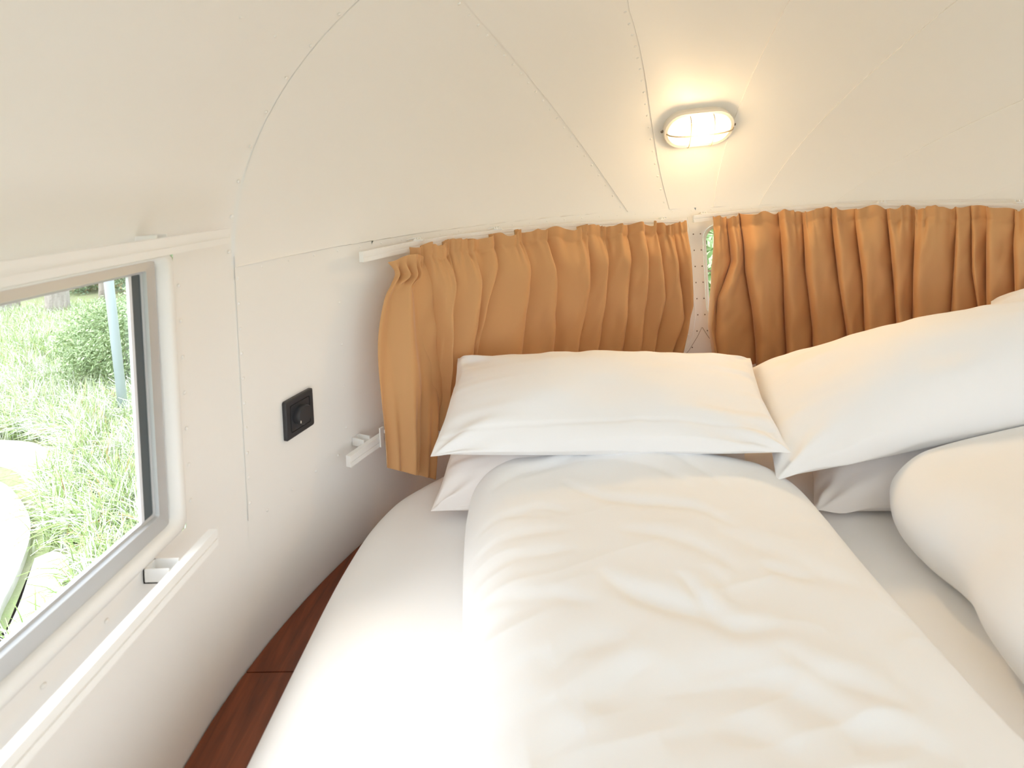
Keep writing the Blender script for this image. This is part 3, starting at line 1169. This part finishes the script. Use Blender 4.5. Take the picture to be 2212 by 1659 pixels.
DEFS = [([(1295, 1262), (1353, 1305), (1425, 1334), (1534, 1367), (1599, 1400), (1697, 1394)], .013, .017, .6),
        ([(1679, 1440), (1780, 1500), (1885, 1541), (1980, 1570)], .012, .010, .6),
        ([(1335, 1175), (1440, 1196), (1534, 1230), (1606, 1277)], .011, .008, .5),
        ([(1642, 1252), (1690, 1268), (1760, 1277)], .010, .010, .7),
        ([(1550, 1180), (1650, 1218), (1760, 1262), (1900, 1300)], .018, .008, .5),
        ([(1155, 1490), (1198, 1457), (1263, 1425), (1360, 1412)], .014, .010, .6),
        ([(1270, 1560), (1345, 1500), (1425, 1455)], .013, .012, .6),
        ([(1290, 1565), (1400, 1545), (1498, 1520), (1642, 1510), (1787, 1577), (1880, 1680)], .022, .020, .7),
        ([(1430, 1640), (1552, 1612), (1640, 1630), (1740, 1690)], .018, .014, .6),
        ([(1150, 1670), (1200, 1630), (1260, 1600)], .014, .010, .6),
        ([(1215, 1058), (1270, 1085), (1345, 1110), (1493, 1130), (1600, 1175)], .010, .010, .6),
        ([(1060, 1062), (1160, 1030), (1300, 1022), (1430, 1050), (1500, 1090)], .012, .009, .5),
        ([(1130, 1045), (1250, 1010), (1400, 1008), (1500, 1040), (1590, 1090)], .010, .007, .5),
        ([(1090, 1125), (1160, 1110), (1230, 1125)], .009, .006, .5),
        ([(1020, 1135), (1100, 1120), (1200, 1130)], .009, .005, .4),
        ([(1012, 1185), (1110, 1165), (1240, 1165)], .010, .006, .4),
        ([(1010, 1235), (1100, 1215), (1250, 1210)], .010, .006, .4),
        ([(1040, 1290), (1130, 1300), (1210, 1310), (1290, 1335)], .010, .008, .6),
        ([(1015, 1360), (1090, 1330), (1200, 1322)], .012, .007, .5),
        ([(1466, 1275), (1500, 1315), (1540, 1362)], .008, .010, .7),
        ([(1530, 1262), (1560, 1300), (1590, 1345)], .010, .006, .5),
        ([(1020, 1500), (1090, 1460), (1190, 1420)], .016, .008, .4),
        ([(1010, 1600), (1090, 1550), (1200, 1520)], .018, .008, .4),
        ([(1850, 1400), (1920, 1480), (2010, 1560)], .016, .006, .4),
        ([(1830, 1640), (1960, 1650), (2080, 1690)], .016, .010, .5)]
cr = creases(X, Y, zc, DEFS)
rp = vnoise(X * 9 + Y * 3, Y * 26 - X * 6, 77); rp = (1 - np.abs(2 * rp - 1)) ** 2 * vnoise(X * 4, Y * 4, 78)
top = .672 + (hgt + .003 * rp) * pf + cr * np.clip(pf * 1.2, 0, 1) + .003 * (vnoise(X * 22 + 3, Y * 14, 31) - .5) * pf
bot = .672 - .036 * np.clip(pf * 1.5, 0, 1)
top = np.maximum(top, .672 + .02 * pf)
duv = close_slab('duvet', X, Y, top, bot, M['sheet_b'])
tag(duv, 'wide rumpled white duvet down the left half of the bed', 'duvet')

# right duvet, rolled higher, its edge casting a shadow on the sheet
el = P2(.70, [(2900, 2200), (2560, 1800), (2330, 1560), (2190, 1420), (2120, 1330), (2085, 1262), (2040, 1215), (1975, 1165), (1930, 1115), (1922, 1075)])
el.append((el[-1][0] + .035, el[-1][1] + .045))
er = [(x + 1.0, y) for x, y in el]
er = [(min(1.07, .30 + .82), y) for x, y in el]
er[-1] = (.98, er[-1][1] + .13)
er[-2] = (1.04, er[-2][1] + .10)
X, Y, pf, U_, V_, ds, dh = slab('d', el, er, 0, 0, 0, .10, None, 170, 220)
Y = Y + .06 * np.sin(U_ * math.pi) * smoothstep(.7, 1, V_)
hgt = .066 + .040 * np.sin(np.clip(U_, 0, 1) * math.pi) ** .6 + .030 * (vnoise(X * 2.6, Y * 2.6, 51) - .5) + .012 * (vnoise(X * 6, Y * 6, 52) - .5)
cr = creases(X, Y, .78, [([(2075, 1262), (2100, 1215), (2130, 1180), (2170, 1150)], .022, .018, .5), ([(2110, 1330), (2170, 1340), (2230, 1380)], .015, .01, .5),
                         ([(1950, 1060), (2050, 1010), (2190, 985)], .02, .006, .3)])
top = .705 + hgt * pf + cr * pf
bot = .705 - .070 * np.clip(pf * 1.25, 0, 1)
duv2 = close_slab('duvet', X, Y, top, bot, M['sheet_b'])
tag(duv2, 'puffy white duvet rolled up at the right edge of the picture, shading the sheet', 'duvet')


# ---- pillows
def pillow(name, c, thick, m, label, seed=0, wr=1.0, n=90, belly=.5, hem=False, conc=.035, flap=0.012, bump_top=0.0):
    """c: four corners bottom-left, bottom-right, top-right, top-left (3D)"""
    c = [np.array(q, float) for q in c]
    nrm = np.cross(c[1] - c[0], c[3] - c[0]); nrm /= np.linalg.norm(nrm)
    if nrm[2] < 0: nrm = -nrm
    k = np.linspace(-1, 1, n)
    k = np.sign(k) * (1 - (1 - np.abs(k)) ** 1.35)
    Uc, Vc = np.meshgrid(k, k)
    # concave sides between the corners
    bu = Uc * (1 - conc * (1 - Vc ** 2)); bv = Vc * (1 - conc * 1.3 * (1 - Uc ** 2) * np.sign(1))
    u, v = (bu + 1) / 2, (bv + 1) / 2
    P = (c[0] * ((1 - u) * (1 - v))[..., None] + c[1] * (u * (1 - v))[..., None] + c[2] * (u * v)[..., None] + c[3] * ((1 - u) * v)[..., None])
    a = np.clip(1 - Uc ** 2, 0, 1); b = np.clip(1 - Vc ** 2, 0, 1)
    h = (a ** .55) * (b ** .55)
    edge = np.minimum(1 - np.abs(Uc), 1 - np.abs(Vc))
    fl = smoothstep(0, .05, edge)
    h = h * (.25 + .75 * fl) ** .5
    # wrinkles that run in from the edges
    W1 = (vnoise(Uc * 11 + seed, Vc * 1.6, seed) - .5) * np.exp(-(1 - np.abs(Vc)) * 3.2) + (vnoise(Uc * 1.6, Vc * 8 + seed, seed + 4) - .5) * np.exp(-(1 - np.abs(Uc)) * 4.0)
    cx = np.abs(Uc) + np.abs(Vc)
    ang = np.arctan2(1 - np.abs(Vc) + .02, 1 - np.abs(Uc) + .02)
    W2 = np.sin(ang * 9 + seed) * np.exp(-((2 - cx) * 2.2)) * smoothstep(0, .25, 2 - cx)
    W3 = vnoise(Uc * 3 + seed, Vc * 3, seed + 9) - .5
    disp = wr * (.010 * W1 + .006 * W2 + .010 * W3) * fl
    up = P + nrm * (thick * h * (1 - belly) + disp)[..., None]
    dn = P - nrm * (thick * h * belly)[..., None]
    # soft irregular seam line
    sag = (vnoise(Uc * 5 + seed * 3, Vc * 5, seed + 2) - .5) * .012 * (1 - fl)
    up += nrm * sag[..., None]; dn += nrm * sag[..., None]
    if hem:
        q = np.exp(-((Vc + .78) / .018) ** 2) * fl
        up -= nrm * (.0022 * q)[..., None]
        q = np.exp(-((Uc + .10) / .008) ** 2) * fl * (Vc > -.75)
        up -= nrm * (.0006 * q)[..., None]
    k2 = n * n
    V = np.concatenate([up.reshape(-1, 3), dn.reshape(-1, 3)])
    idx = np.arange(2 * k2).reshape(2, n, n)
    idx[1, 0, :] = idx[0, 0, :]; idx[1, -1, :] = idx[0, -1, :]; idx[1, :, 0] = idx[0, :, 0]; idx[1, :, -1] = idx[0, :, -1]
    Fc = []
    for i in range(n - 1):
        for j in range(n - 1):
            Fc.append((idx[0, i, j], idx[0, i, j + 1], idx[0, i + 1, j + 1], idx[0, i + 1, j]))
            Fc.append((idx[1, i + 1, j], idx[1, i + 1, j + 1], idx[1, i, j + 1], idx[1, i, j]))
    used = np.unique(np.array(Fc))
    re = np.zeros(2 * k2, int); re[used] = np.arange(len(used))
    Fc = [[re[q] for q in f] for f in Fc]
    o = mk(name, V[used], Fc, m)
    sb = o.modifiers.new('s', 'SUBSURF'); sb.levels = 1; sb.render_levels = 1
    return tag(o, label, 'pillow')


def oy(y, px, py): return on(1, y, px, py)


# lower pillows lie on the mattress
pillow('pillow', [on(2, .655, 930, 1106), on(2, .665, 1640, 1110), oy(1.50, 1600, 860), oy(1.38, 985, 890)], .16, M['sheet_shade'],
       'white pillow, tinted pinkish for shade, lying flat beneath the left pillow, against the wall', 2, 2.2, belly=.30)
pillow('pillow', [on(2, .650, 1757, 1106), on(2, .650, 2420, 1110), oy(1.42, 2290, 800), oy(1.50, 1730, 880)], .16, M['sheet_shade'],
       'white pillow, tinted pinkish for shade, lying flat beneath the right pillow, a low corner on the sheet', 5, 1.0, belly=.30)
# upper pillows
pillow('pillow', [on(2, .785, 928, 984), on(2, .790, 1712, 980), oy(1.46, 1622, 772), oy(1.39, 988, 774)], .15, M['sheet'],
       'plump white pillow with a stitched hem, upper one on the left side of the bed', 1, 1.5, belly=.42, hem=True)
pillow('pillow', [on(2, .75, 1676, 1036), on(2, .80, 2420, 868), oy(1.40, 2420, 640), oy(1.46, 1618, 792)], .19, M['sheet'],
       'long plump white pillow, upper one on the right side of the bed', 8, 1.3, belly=.36, conc=.02)
pillow('pillow', [oy(1.42, 2120, 690), oy(1.30, 2500, 720), oy(1.36, 2500, 560), oy(1.50, 2140, 650)], .10, M['sheet'],
       'white pillow corner standing behind the long pillow at the right edge of the picture', 12, .8, n=50)


# ================================================================== CURTAINS
def zrailL(s): return float(np.polyval(coL, s)) + RH / 2 - .006


def zrailR(s): return float(np.polyval(coR, s)) + RH / 2 - .006


linesL = [[(880, 545), (862, 700), (862, 850), (862, 930)],
          [(905, 545), (925, 700), (940, 850), (925, 960)],
          [(952, 545), (950, 600), (938, 700), (945, 850), (950, 960)],
          [(1003, 540), (1004, 600), (995, 680), (985, 800), (990, 960)],
          [(1052, 530), (1046, 575), (1019, 653), (994, 770), (1000, 960)],
          [(1106, 520), (1108, 614), (1089, 757), (1090, 960)],
          [(1164, 500), (1168, 600), (1166, 751), (1166, 950)],
          [(1246, 500), (1243, 614), (1222, 751), (1215, 950)],
          [(1291, 500), (1287, 624), (1270, 753), (1262, 950)],
          [(1345, 495), (1336, 614), (1326, 755), (1316, 940)],
          [(1380, 495), (1378, 643), (1367, 755), (1360, 940)],
          [(1408, 495), (1420, 640), (1402, 755), (1395, 930)],
          [(1441, 495), (1463, 680), (1440, 755), (1425, 930)],
          [(1474, 490), (1484, 652), (1465, 755), (1450, 930)]]
linesR = [[(1541, 484), (1533, 604), (1526, 701), (1536, 760), (1545, 900)],
          [(1573, 490), (1576, 560), (1548, 636), (1545, 723), (1560, 900)],
          [(1606, 490), (1609, 582), (1622, 658), (1632, 730), (1640, 900)],
          [(1686, 490), (1691, 604), (1700, 745), (1705, 900)],
          [(1736, 485), (1741, 582), (1757, 701), (1765, 880)],
          [(1799, 480), (1813, 604), (1830, 712), (1838, 880)],
          [(1851, 475), (1867, 601), (1871, 704), (1875, 870)],
          [(1923, 470), (1933, 601), (1939, 691), (1945, 860)],
          [(1986, 468), (1980, 583), (1978, 686), (1980, 850)],
          [(2072, 468), (2065, 583), (2060, 680), (2060, 850)],
          [(2104, 468), (2105, 583), (2116, 655), (2120, 840)],
          [(2139, 468), (2139, 619), (2145, 840)],
          [(2198, 470), (2204, 646), (2210, 840)],
          [(2270, 475), (2275, 640), (2280, 840)],
          [(2340, 480), (2345, 640), (2350, 840)]]


def make_curtain(lines, zrail, zb, amp, mirror, seed, label, extra_grid=None):
    g = curtain_sheet_z(lines, zrail, zb, amp, mirror, seed)
    mb = MB(); mb.grid(g)
    if extra_grid is not None:
        for e in extra_grid: mb.grid(e)
    V = np.array(mb.V)
    top = empty('curtain', (*V[:, :2].mean(0), V[:, 2].min()), label, 'curtain')
    o = mb.build('fabric', M['curtain'], top)
    so = o.modifiers.new('thickness', 'SOLIDIFY'); so.thickness = .0012; so.offset = 0
    sb = o.modifiers.new('s', 'SUBSURF'); sb.levels = 1; sb.render_levels = 1
    return top


def curtain_sheet_z(lines, zrail, zb, amp, mirror, seed, off_t=.058, off_b=.05, header=.040, nz=64):
    LS = []
    for ln in lines:
        H_ = [wallhit(px, py, off_t) for px, py in ln]
        z = np.array([h[1] for h in H_]); s = np.array([h[0] for h in H_])
        o_ = np.argsort(z)
        LS.append((z[o_], s[o_]))
    sh = np.array([(0, 0), (.08, .20), (.22, .40), (.40, .58), (.60, .76), (.76, .92), (.90, 1.0), (1.0, .93), (1.08, .70), (1.09, .40), (1.03, .08)])
    if mirror: sh = np.array([(1 - a, b) for a, b in sh[::-1]])
    cs = curve(sh, 19)
    grid = []
    for iz in range(nz + 1):
        w = (iz / nz) ** 1.35
        row = []
        for j in range(len(LS) - 1):
            for kk_, (a_, b_) in enumerate(cs if j == len(LS) - 2 else cs[:-1]):
                st = np.interp(1.2, *LS[j]) * (1 - a_) + np.interp(1.2, *LS[j + 1]) * a_
                ph = st / .026 + 1.9 * math.sin(st * 19 + seed) + seed
                g = math.sin(ph * 2 * math.pi / 1.3)
                ztop = zrail(st) + .0050 * g + .0065 * math.sin(st * 57 + 2 * math.sin(st * 13) + seed) - .005
                z = ztop + (zb - ztop) * w
                dz_ = ztop - z
                s0 = np.interp(z, *LS[j]); s1 = np.interp(z, *LS[j + 1])
                s = s0 + (s1 - s0) * a_
                A_ = 2.35 * amp[j % len(amp)] * (.45 + .55 * smoothstep(.02, .13, dz_)) * (1 - .3 * w)
                n_ = A_ * b_
                fr = math.exp(-(dz_ - header) / .030) if dz_ > header else (.55 + .6 * (header - dz_) / header)
                n_ += .0085 * fr * g + .0035 * fr * math.sin(ph * 4.1 + 1) + .008 * fr * math.sin(st * 71 + 2 * math.sin(st * 17) + seed) + .008
                s += .0040 * fr * math.sin(ph * 2.9)
                n_ -= .005 * math.exp(-((dz_ - header) / .010) ** 2)
                n_ += .003 * math.sin(st * 29 + z * 21 + seed) * w + .012 * math.sin(math.pi * w)
                n_ += .012 * (float(vnoise(np.array(st * 26. + z * 6), np.array(z * 9.), seed)) - .5) + .009 * (float(vnoise(np.array(st * 62. - z * 16), np.array(z * 13.), seed + 3)) - .5)
                row.append((*plan(s, .004 + off_t + (off_b - off_t) * w + n_), z))
        grid.append(row)
    return grid


# loose end of the left curtain, unhooked from the rail and hanging free over the lower rail
def loose_end():
    Lp = [(832, 566), (848, 590), (836, 615), (822, 645), (810, 720), (806, 800), (808, 900), (813, 1005)]
    Rp = [(908, 556), (905, 590), (893, 618), (905, 650), (922, 740), (936, 830), (927, 920), (914, 1026)]
    n = 80
    Lc, Rc = curve(Lp, n), curve(Rp, n)
    grid = []
    m_ = 60
    for i in range(n):
        w = i / (n - 1)
        row = []
        for k in range(m_):
            a = k / (m_ - 1)
            px = Lc[i, 0] * (1 - a) + Rc[i, 0] * a
            py = Lc[i, 1] * (1 - a) + Rc[i, 1] * a
            if w < .12: py -= 14 * math.sin(math.pi * a) * (1 - w / .12)
            gather = math.exp(-((w - .16) / .10) ** 2)
            tail = smoothstep(.62, 1, w)
            n_ = .030 * math.sin(math.pi * min(1, a * 1.02)) ** .7 * (1 - .25 * tail)
            n_ += gather * .014 * math.sin(a * 2 * math.pi * 4.2 + .6)
            n_ += (1 - gather) * (.0080 * math.sin(a * 2 * math.pi * 2.1 + 1.1 + w * 1.3) + .0060 * math.sin(a * 9 + w * 5))
            n_ += tail * .0085 * math.sin(a * 2 * math.pi * 5 + 2 * w + .5)
            n_ += .014 * smoothstep(.1, 0, w) * math.sin(a * math.pi)
            n_ += .030 * smoothstep(.5, 1, w)
            s, z = wallhit_fast(px, py, .064)
            row.append((*plan(s, .064 + n_), z))
        grid.append(row)
    return grid


_ssF = np.linspace(0, SL * .45, 160)
_QF = {}


def wallhit_fast(px, py, off):
    if off not in _QF: _QF[off] = np.array([plan(s, off) for s in _ssF]) - EYE[:2]
    Q = _QF[off]
    d = ray(px, py)
    c = Q[:, 0] * d[1] - Q[:, 1] * d[0]
    i = np.where(c[:-1] * c[1:] <= 0)[0]
    i = i[-1]
    k = c[i] / (c[i] - c[i + 1])
    q = Q[i] + (Q[i + 1] - Q[i]) * k
    t = q @ d[:2] / (d[:2] @ d[:2])
    return _ssF[i] + (_ssF[i + 1] - _ssF[i]) * k, EYE[2] + d[2] * t


ampL = [.006, .026, .030, .026, .034, .034, .034, .030, .030, .028, .026, .028, .026]
ampR = [.022, .030, .038, .030, .034, .030, .034, .030, .034, .022, .020, .030, .03, .03]
make_curtain(linesL, zrailL, .70, ampL, False, 1, 'tan gathered curtain over the left end window, its loose left end hanging down the wall', [loose_end()])
make_curtain(linesR, zrailR, .655, ampR, True, 4, 'tan gathered curtain over the right end window, behind the long pillow')

# ================================================================== OUTSIDE
GZ = -.60
g_ = MB()
xs = np.linspace(-40, 40, 60); ys = np.linspace(-40, 40, 60)
XX, YY = np.meshgrid(xs, ys)
ZZ_ = GZ + 0 * XX
g_.grid(np.stack([XX, YY, ZZ_], -1))
tag(g_.build('ground', M['soil']), kind='structure')


def gpt(px, py): return on(2, GZ + .03, px, py)[:2]


stones = [([(-60, 950), (40, 953), (85, 962), (108, 985), (92, 1030), (68, 1052), (40, 1015), (0, 1000), (-60, 990)], .035, 'pale flat paving stone outside the side window, farthest from it'),
          ([(-400, 1090), (-60, 1034), (0, 1044), (34, 1070), (62, 1114), (66, 1160), (48, 1220), (10, 1300), (-60, 1400), (-400, 1470)], .045, 'large round pale paving slab with a raised rim outside the side window'),
          ([(75, 1205), (120, 1190), (150, 1215), (120, 1290), (60, 1390), (-30, 1500), (-150, 1650), (-420, 1650), (-60, 1460), (30, 1330)], .03, 'pale paving strip nearest the trailer outside the side window')]
stone_polys = []
for P, h, lab in stones:
    q = np.array([gpt(*p) for p in P])
    stone_polys.append(q)
    qc = q.mean(0)
    n_ = 60
    qq = curve(np.vstack([q, q[:1]]), n_ + 1)[:-1]
    mb = MB()
    rings = [[(*(qc + (p - qc) * k), z) for p in qq] for k, z in ((1, GZ - .03), (1, GZ + h - .008), (.992, GZ + h), (.975, GZ + h - .002), (.93, GZ + h - .003), (.5, GZ + h - .003), (.02, GZ + h - .003))]
    mb.sweep(rings)
    tag(mb.build('paving_stone', M['stone'], angle=40), lab, 'paving stone', 'paving stones')


stone_polys2 = [curve(np.vstack([q, q[:1]]), 60) for q in stone_polys]


def inside(p, poly):
    x, y = p; c = False
    for i in range(len(poly)):
        x1, y1 = poly[i]; x2, y2 = poly[i - 1]
        if (y1 > y) != (y2 > y) and x < (x2 - x1) * (y - y1) / (y2 - y1) + x1: c = not c
    return c


# long variegated grass: tufts of arching blades
V, Fc, tint = [], [], []


def tuft(cx, cy, L, nb, pale):
    for _ in range(nb):
        a = random.uniform(0, 2 * math.pi)
        lean = random.uniform(.25, 1.1)
        l = L * random.uniform(.6, 1.15)
        wd = random.uniform(.0035, .0065)
        bx, by = cx + random.gauss(0, .03), cy + random.gauss(0, .03)
        dx, dy = math.cos(a), math.sin(a)
        r = random.random()
        if r < pale: c = (.72, .75, .64)
        elif r < pale + .3: c = (.48, .58, .26)
        elif r < .97: c = (.28, .40, .11)
        else: c = (.45, .28, .12)
        n0 = len(V)
        for k in range(5):
            t = k / 4
            rr = l * lean * t ** 1.4 * .75
            zz = l * (t - .55 * lean * t ** 2.4)
            ww = wd * (1 - t * .85)
            V.append((bx + dx * rr - dy * ww, by + dy * rr + dx * ww, GZ + zz))
            V.append((bx + dx * rr + dy * ww, by + dy * rr - dx * ww, GZ + zz + .002))
            tint.extend([c, c])
        for k in range(4):
            Fc.append((n0 + 2 * k, n0 + 2 * k + 1, n0 + 2 * k + 3, n0 + 2 * k + 2))


cnt = 0
for _ in range(5200):
    px = random.uniform(-60, 330)
    d = random.uniform(2.0, 9.5)
    p = EYE + ray(px, 700) / 1.0 * d
    x, y = p[0] + random.uniform(-.2, .2), p[1] + random.uniform(-.2, .2)
    if x > -1.9: continue
    if any(inside((x, y), q) or np.min(np.hypot(q[:, 0] - x, q[:, 1] - y)) < .10 for q in stone_polys2): continue
    cnt += 1
    if random.random() > min(1, (d / 9.5) * 1.25): continue
    pa = .25 + .35 * float(vnoise(np.array(x * 1.1), np.array(y * 1.1), 9))
    tuft(x, y, random.uniform(.26, .42), 34 if d < 5 else 22, pa)
gr = mk('grass', V, Fc, M['leafy'], smooth=False, kind='stuff')
tag(gr, 'long arching variegated grass outside the side window', 'grass')


def set_tint(o, cols):
    at = o.data.color_attributes.new('tint', 'FLOAT_COLOR', 'POINT')
    arr = np.ones((len(cols), 4), np.float32); arr[:, :3] = cols
    at.data.foreach_set('color', arr.ravel())


set_tint(gr, tint)


def shrub(name, c, rx, ry, rz, n, label, cols, leaf=.03, seed=0, cat='shrub', group=None):
    rs = np.random.default_rng(seed)
    top = empty(name, c, label, cat, group)
    # stem
    mb = MB(); mb.tube([c, (c[0], c[1], c[2] + rz)], [.04, .02], 8); mb.build('stem', M['bark'], top)
    V, Fc, T = [], [], []
    for _ in range(n):
        v = rs.normal(size=3); v /= np.linalg.norm(v)
        r = rs.uniform(.55, 1.05) * (1 + .18 * math.sin(v[0] * 7 + seed) * math.sin(v[2] * 6))
        p = np.array([c[0] + v[0] * rx * r, c[1] + v[1] * ry * r, c[2] + rz * (.9 + v[2] * r)])
        if p[2] < GZ: continue
        a = rs.normal(size=3); a /= np.linalg.norm(a)
        b = np.cross(a, rs.normal(size=3)); b /= np.linalg.norm(b)
        l = leaf * rs.uniform(.6, 1.5)
        n0 = len(V)
        V += [tuple(p), tuple(p + a * l * .6 + b * l * .22), tuple(p + a * l * 1.4), tuple(p + a * l * .6 - b * l * .22)]
        Fc.append((n0, n0 + 1, n0 + 2, n0 + 3))
        col = np.array(cols[rs.integers(len(cols))]) * rs.uniform(.8, 1.2)
        T += [col] * 4
    o = mk('foliage', V, Fc, M['leafy'], top, smooth=False, kind='stuff')
    set_tint(o, T)
    return top


haze_greens = [(.34, .44, .22), (.42, .52, .30), (.50, .58, .36), (.28, .38, .18)]  # muted greens, light haze mixed into the leaf colours
greens = [(.22, .36, .12), (.30, .45, .18), (.38, .50, .24), (.18, .30, .10)]
sp = on(2, GZ, 225, 860)
shrub('shrub', (sp[0], sp[1] + .3, GZ), .60, .5, .50, 26000, 'feathery green conifer shrub beside the slanting pole outside', haze_greens, .026, 1)
sp = on(2, GZ, 300, 770)
shrub('shrub', (sp[0] + .2, sp[1] + .5, GZ), .7, .6, .52, 22000, 'green shrub behind the slanting pole, half hidden by the window frame', haze_greens, .028, 2)
for i, (px, py, w) in enumerate([(-90, 640, .9), (50, 640, .9), (180, 640, .9), (310, 640, .9)]):
    sp = on(2, GZ, px, py)
    k = ['far dark green hedge shrub left of the pale trunks', 'far dark green hedge shrub between the two pale trunks', 'far dark green hedge shrub right of the pale trunks', 'far dark green hedge shrub behind the slanting pole'][i]
    shrub('hedge_shrub', (sp[0] - .5, sp[1] + .7, GZ), w, .8, 1.0, 16000, k, [(.22, .33, .20), (.30, .42, .26), (.38, .48, .30), (.46, .36, .2)], .05, 10 + i, group='hedge shrubs')
for i, (px, py, r, lab) in enumerate([(20, 690, .16, 'pale tree trunk standing in the grass, nearest the window post'), (126, 694, .17, 'pale tree trunk in the grass, middle of those seen outside'), (232, 655, .13, 'slim tree trunk beside the top of the slanting pole')]):
    sp = on(2, GZ, px, py)
    mb = MB(); mb.tube([(sp[0], sp[1], GZ - .1), (sp[0], sp[1], GZ + .3), (sp[0] + .03, sp[1], 1.5), (sp[0] + .1, sp[1], 5.0)], [r * 1.25, r, r * .92, r * .6], 14)
    t_ = empty('tree', (sp[0], sp[1], GZ), ['pale tree trunk in the grass, cut by the left border of the picture', 'pale tree trunk in the grass between hedge shrubs', 'slim tree trunk beside the top of the slanting pole'][i], 'tree')
    mb.build('trunk', M['bark'], t_)
# slanting pole
pb = on(2, GZ, 271, 925)
dz_ = ray(234, 600)
depth = (pb - EYE) @ f0
pt = EYE + dz_ * depth
dirv = pt - pb
pole = empty('pole', pb, 'slanting grey-blue metal pole standing in the grass outside the side window', 'pole')
mb = MB(); mb.tube([pb - dirv * .02, pb + dirv * .12], .040, 16); mb.build('foot_sleeve', M['pole'], pole)
mb = MB(); mb.tube([pb, pb + dirv * 2.4], .036, 16); mb.build('shaft', M['pole'], pole)
# green beyond the end windows
for i, (x, y) in enumerate(((-2.0, 4.6), (0.3, 5.0), (2.5, 4.6))):
    shrub('hedge_shrub', (x, y, GZ), .85, .7, 1.3, 5000, ['green hedge shrub beyond the end windows, on the left', 'green hedge shrub beyond the end windows, in the middle', 'green hedge shrub beyond the end windows, on the right'][i],
          greens, .09, 30 + i, group='shrubs beyond the end windows')
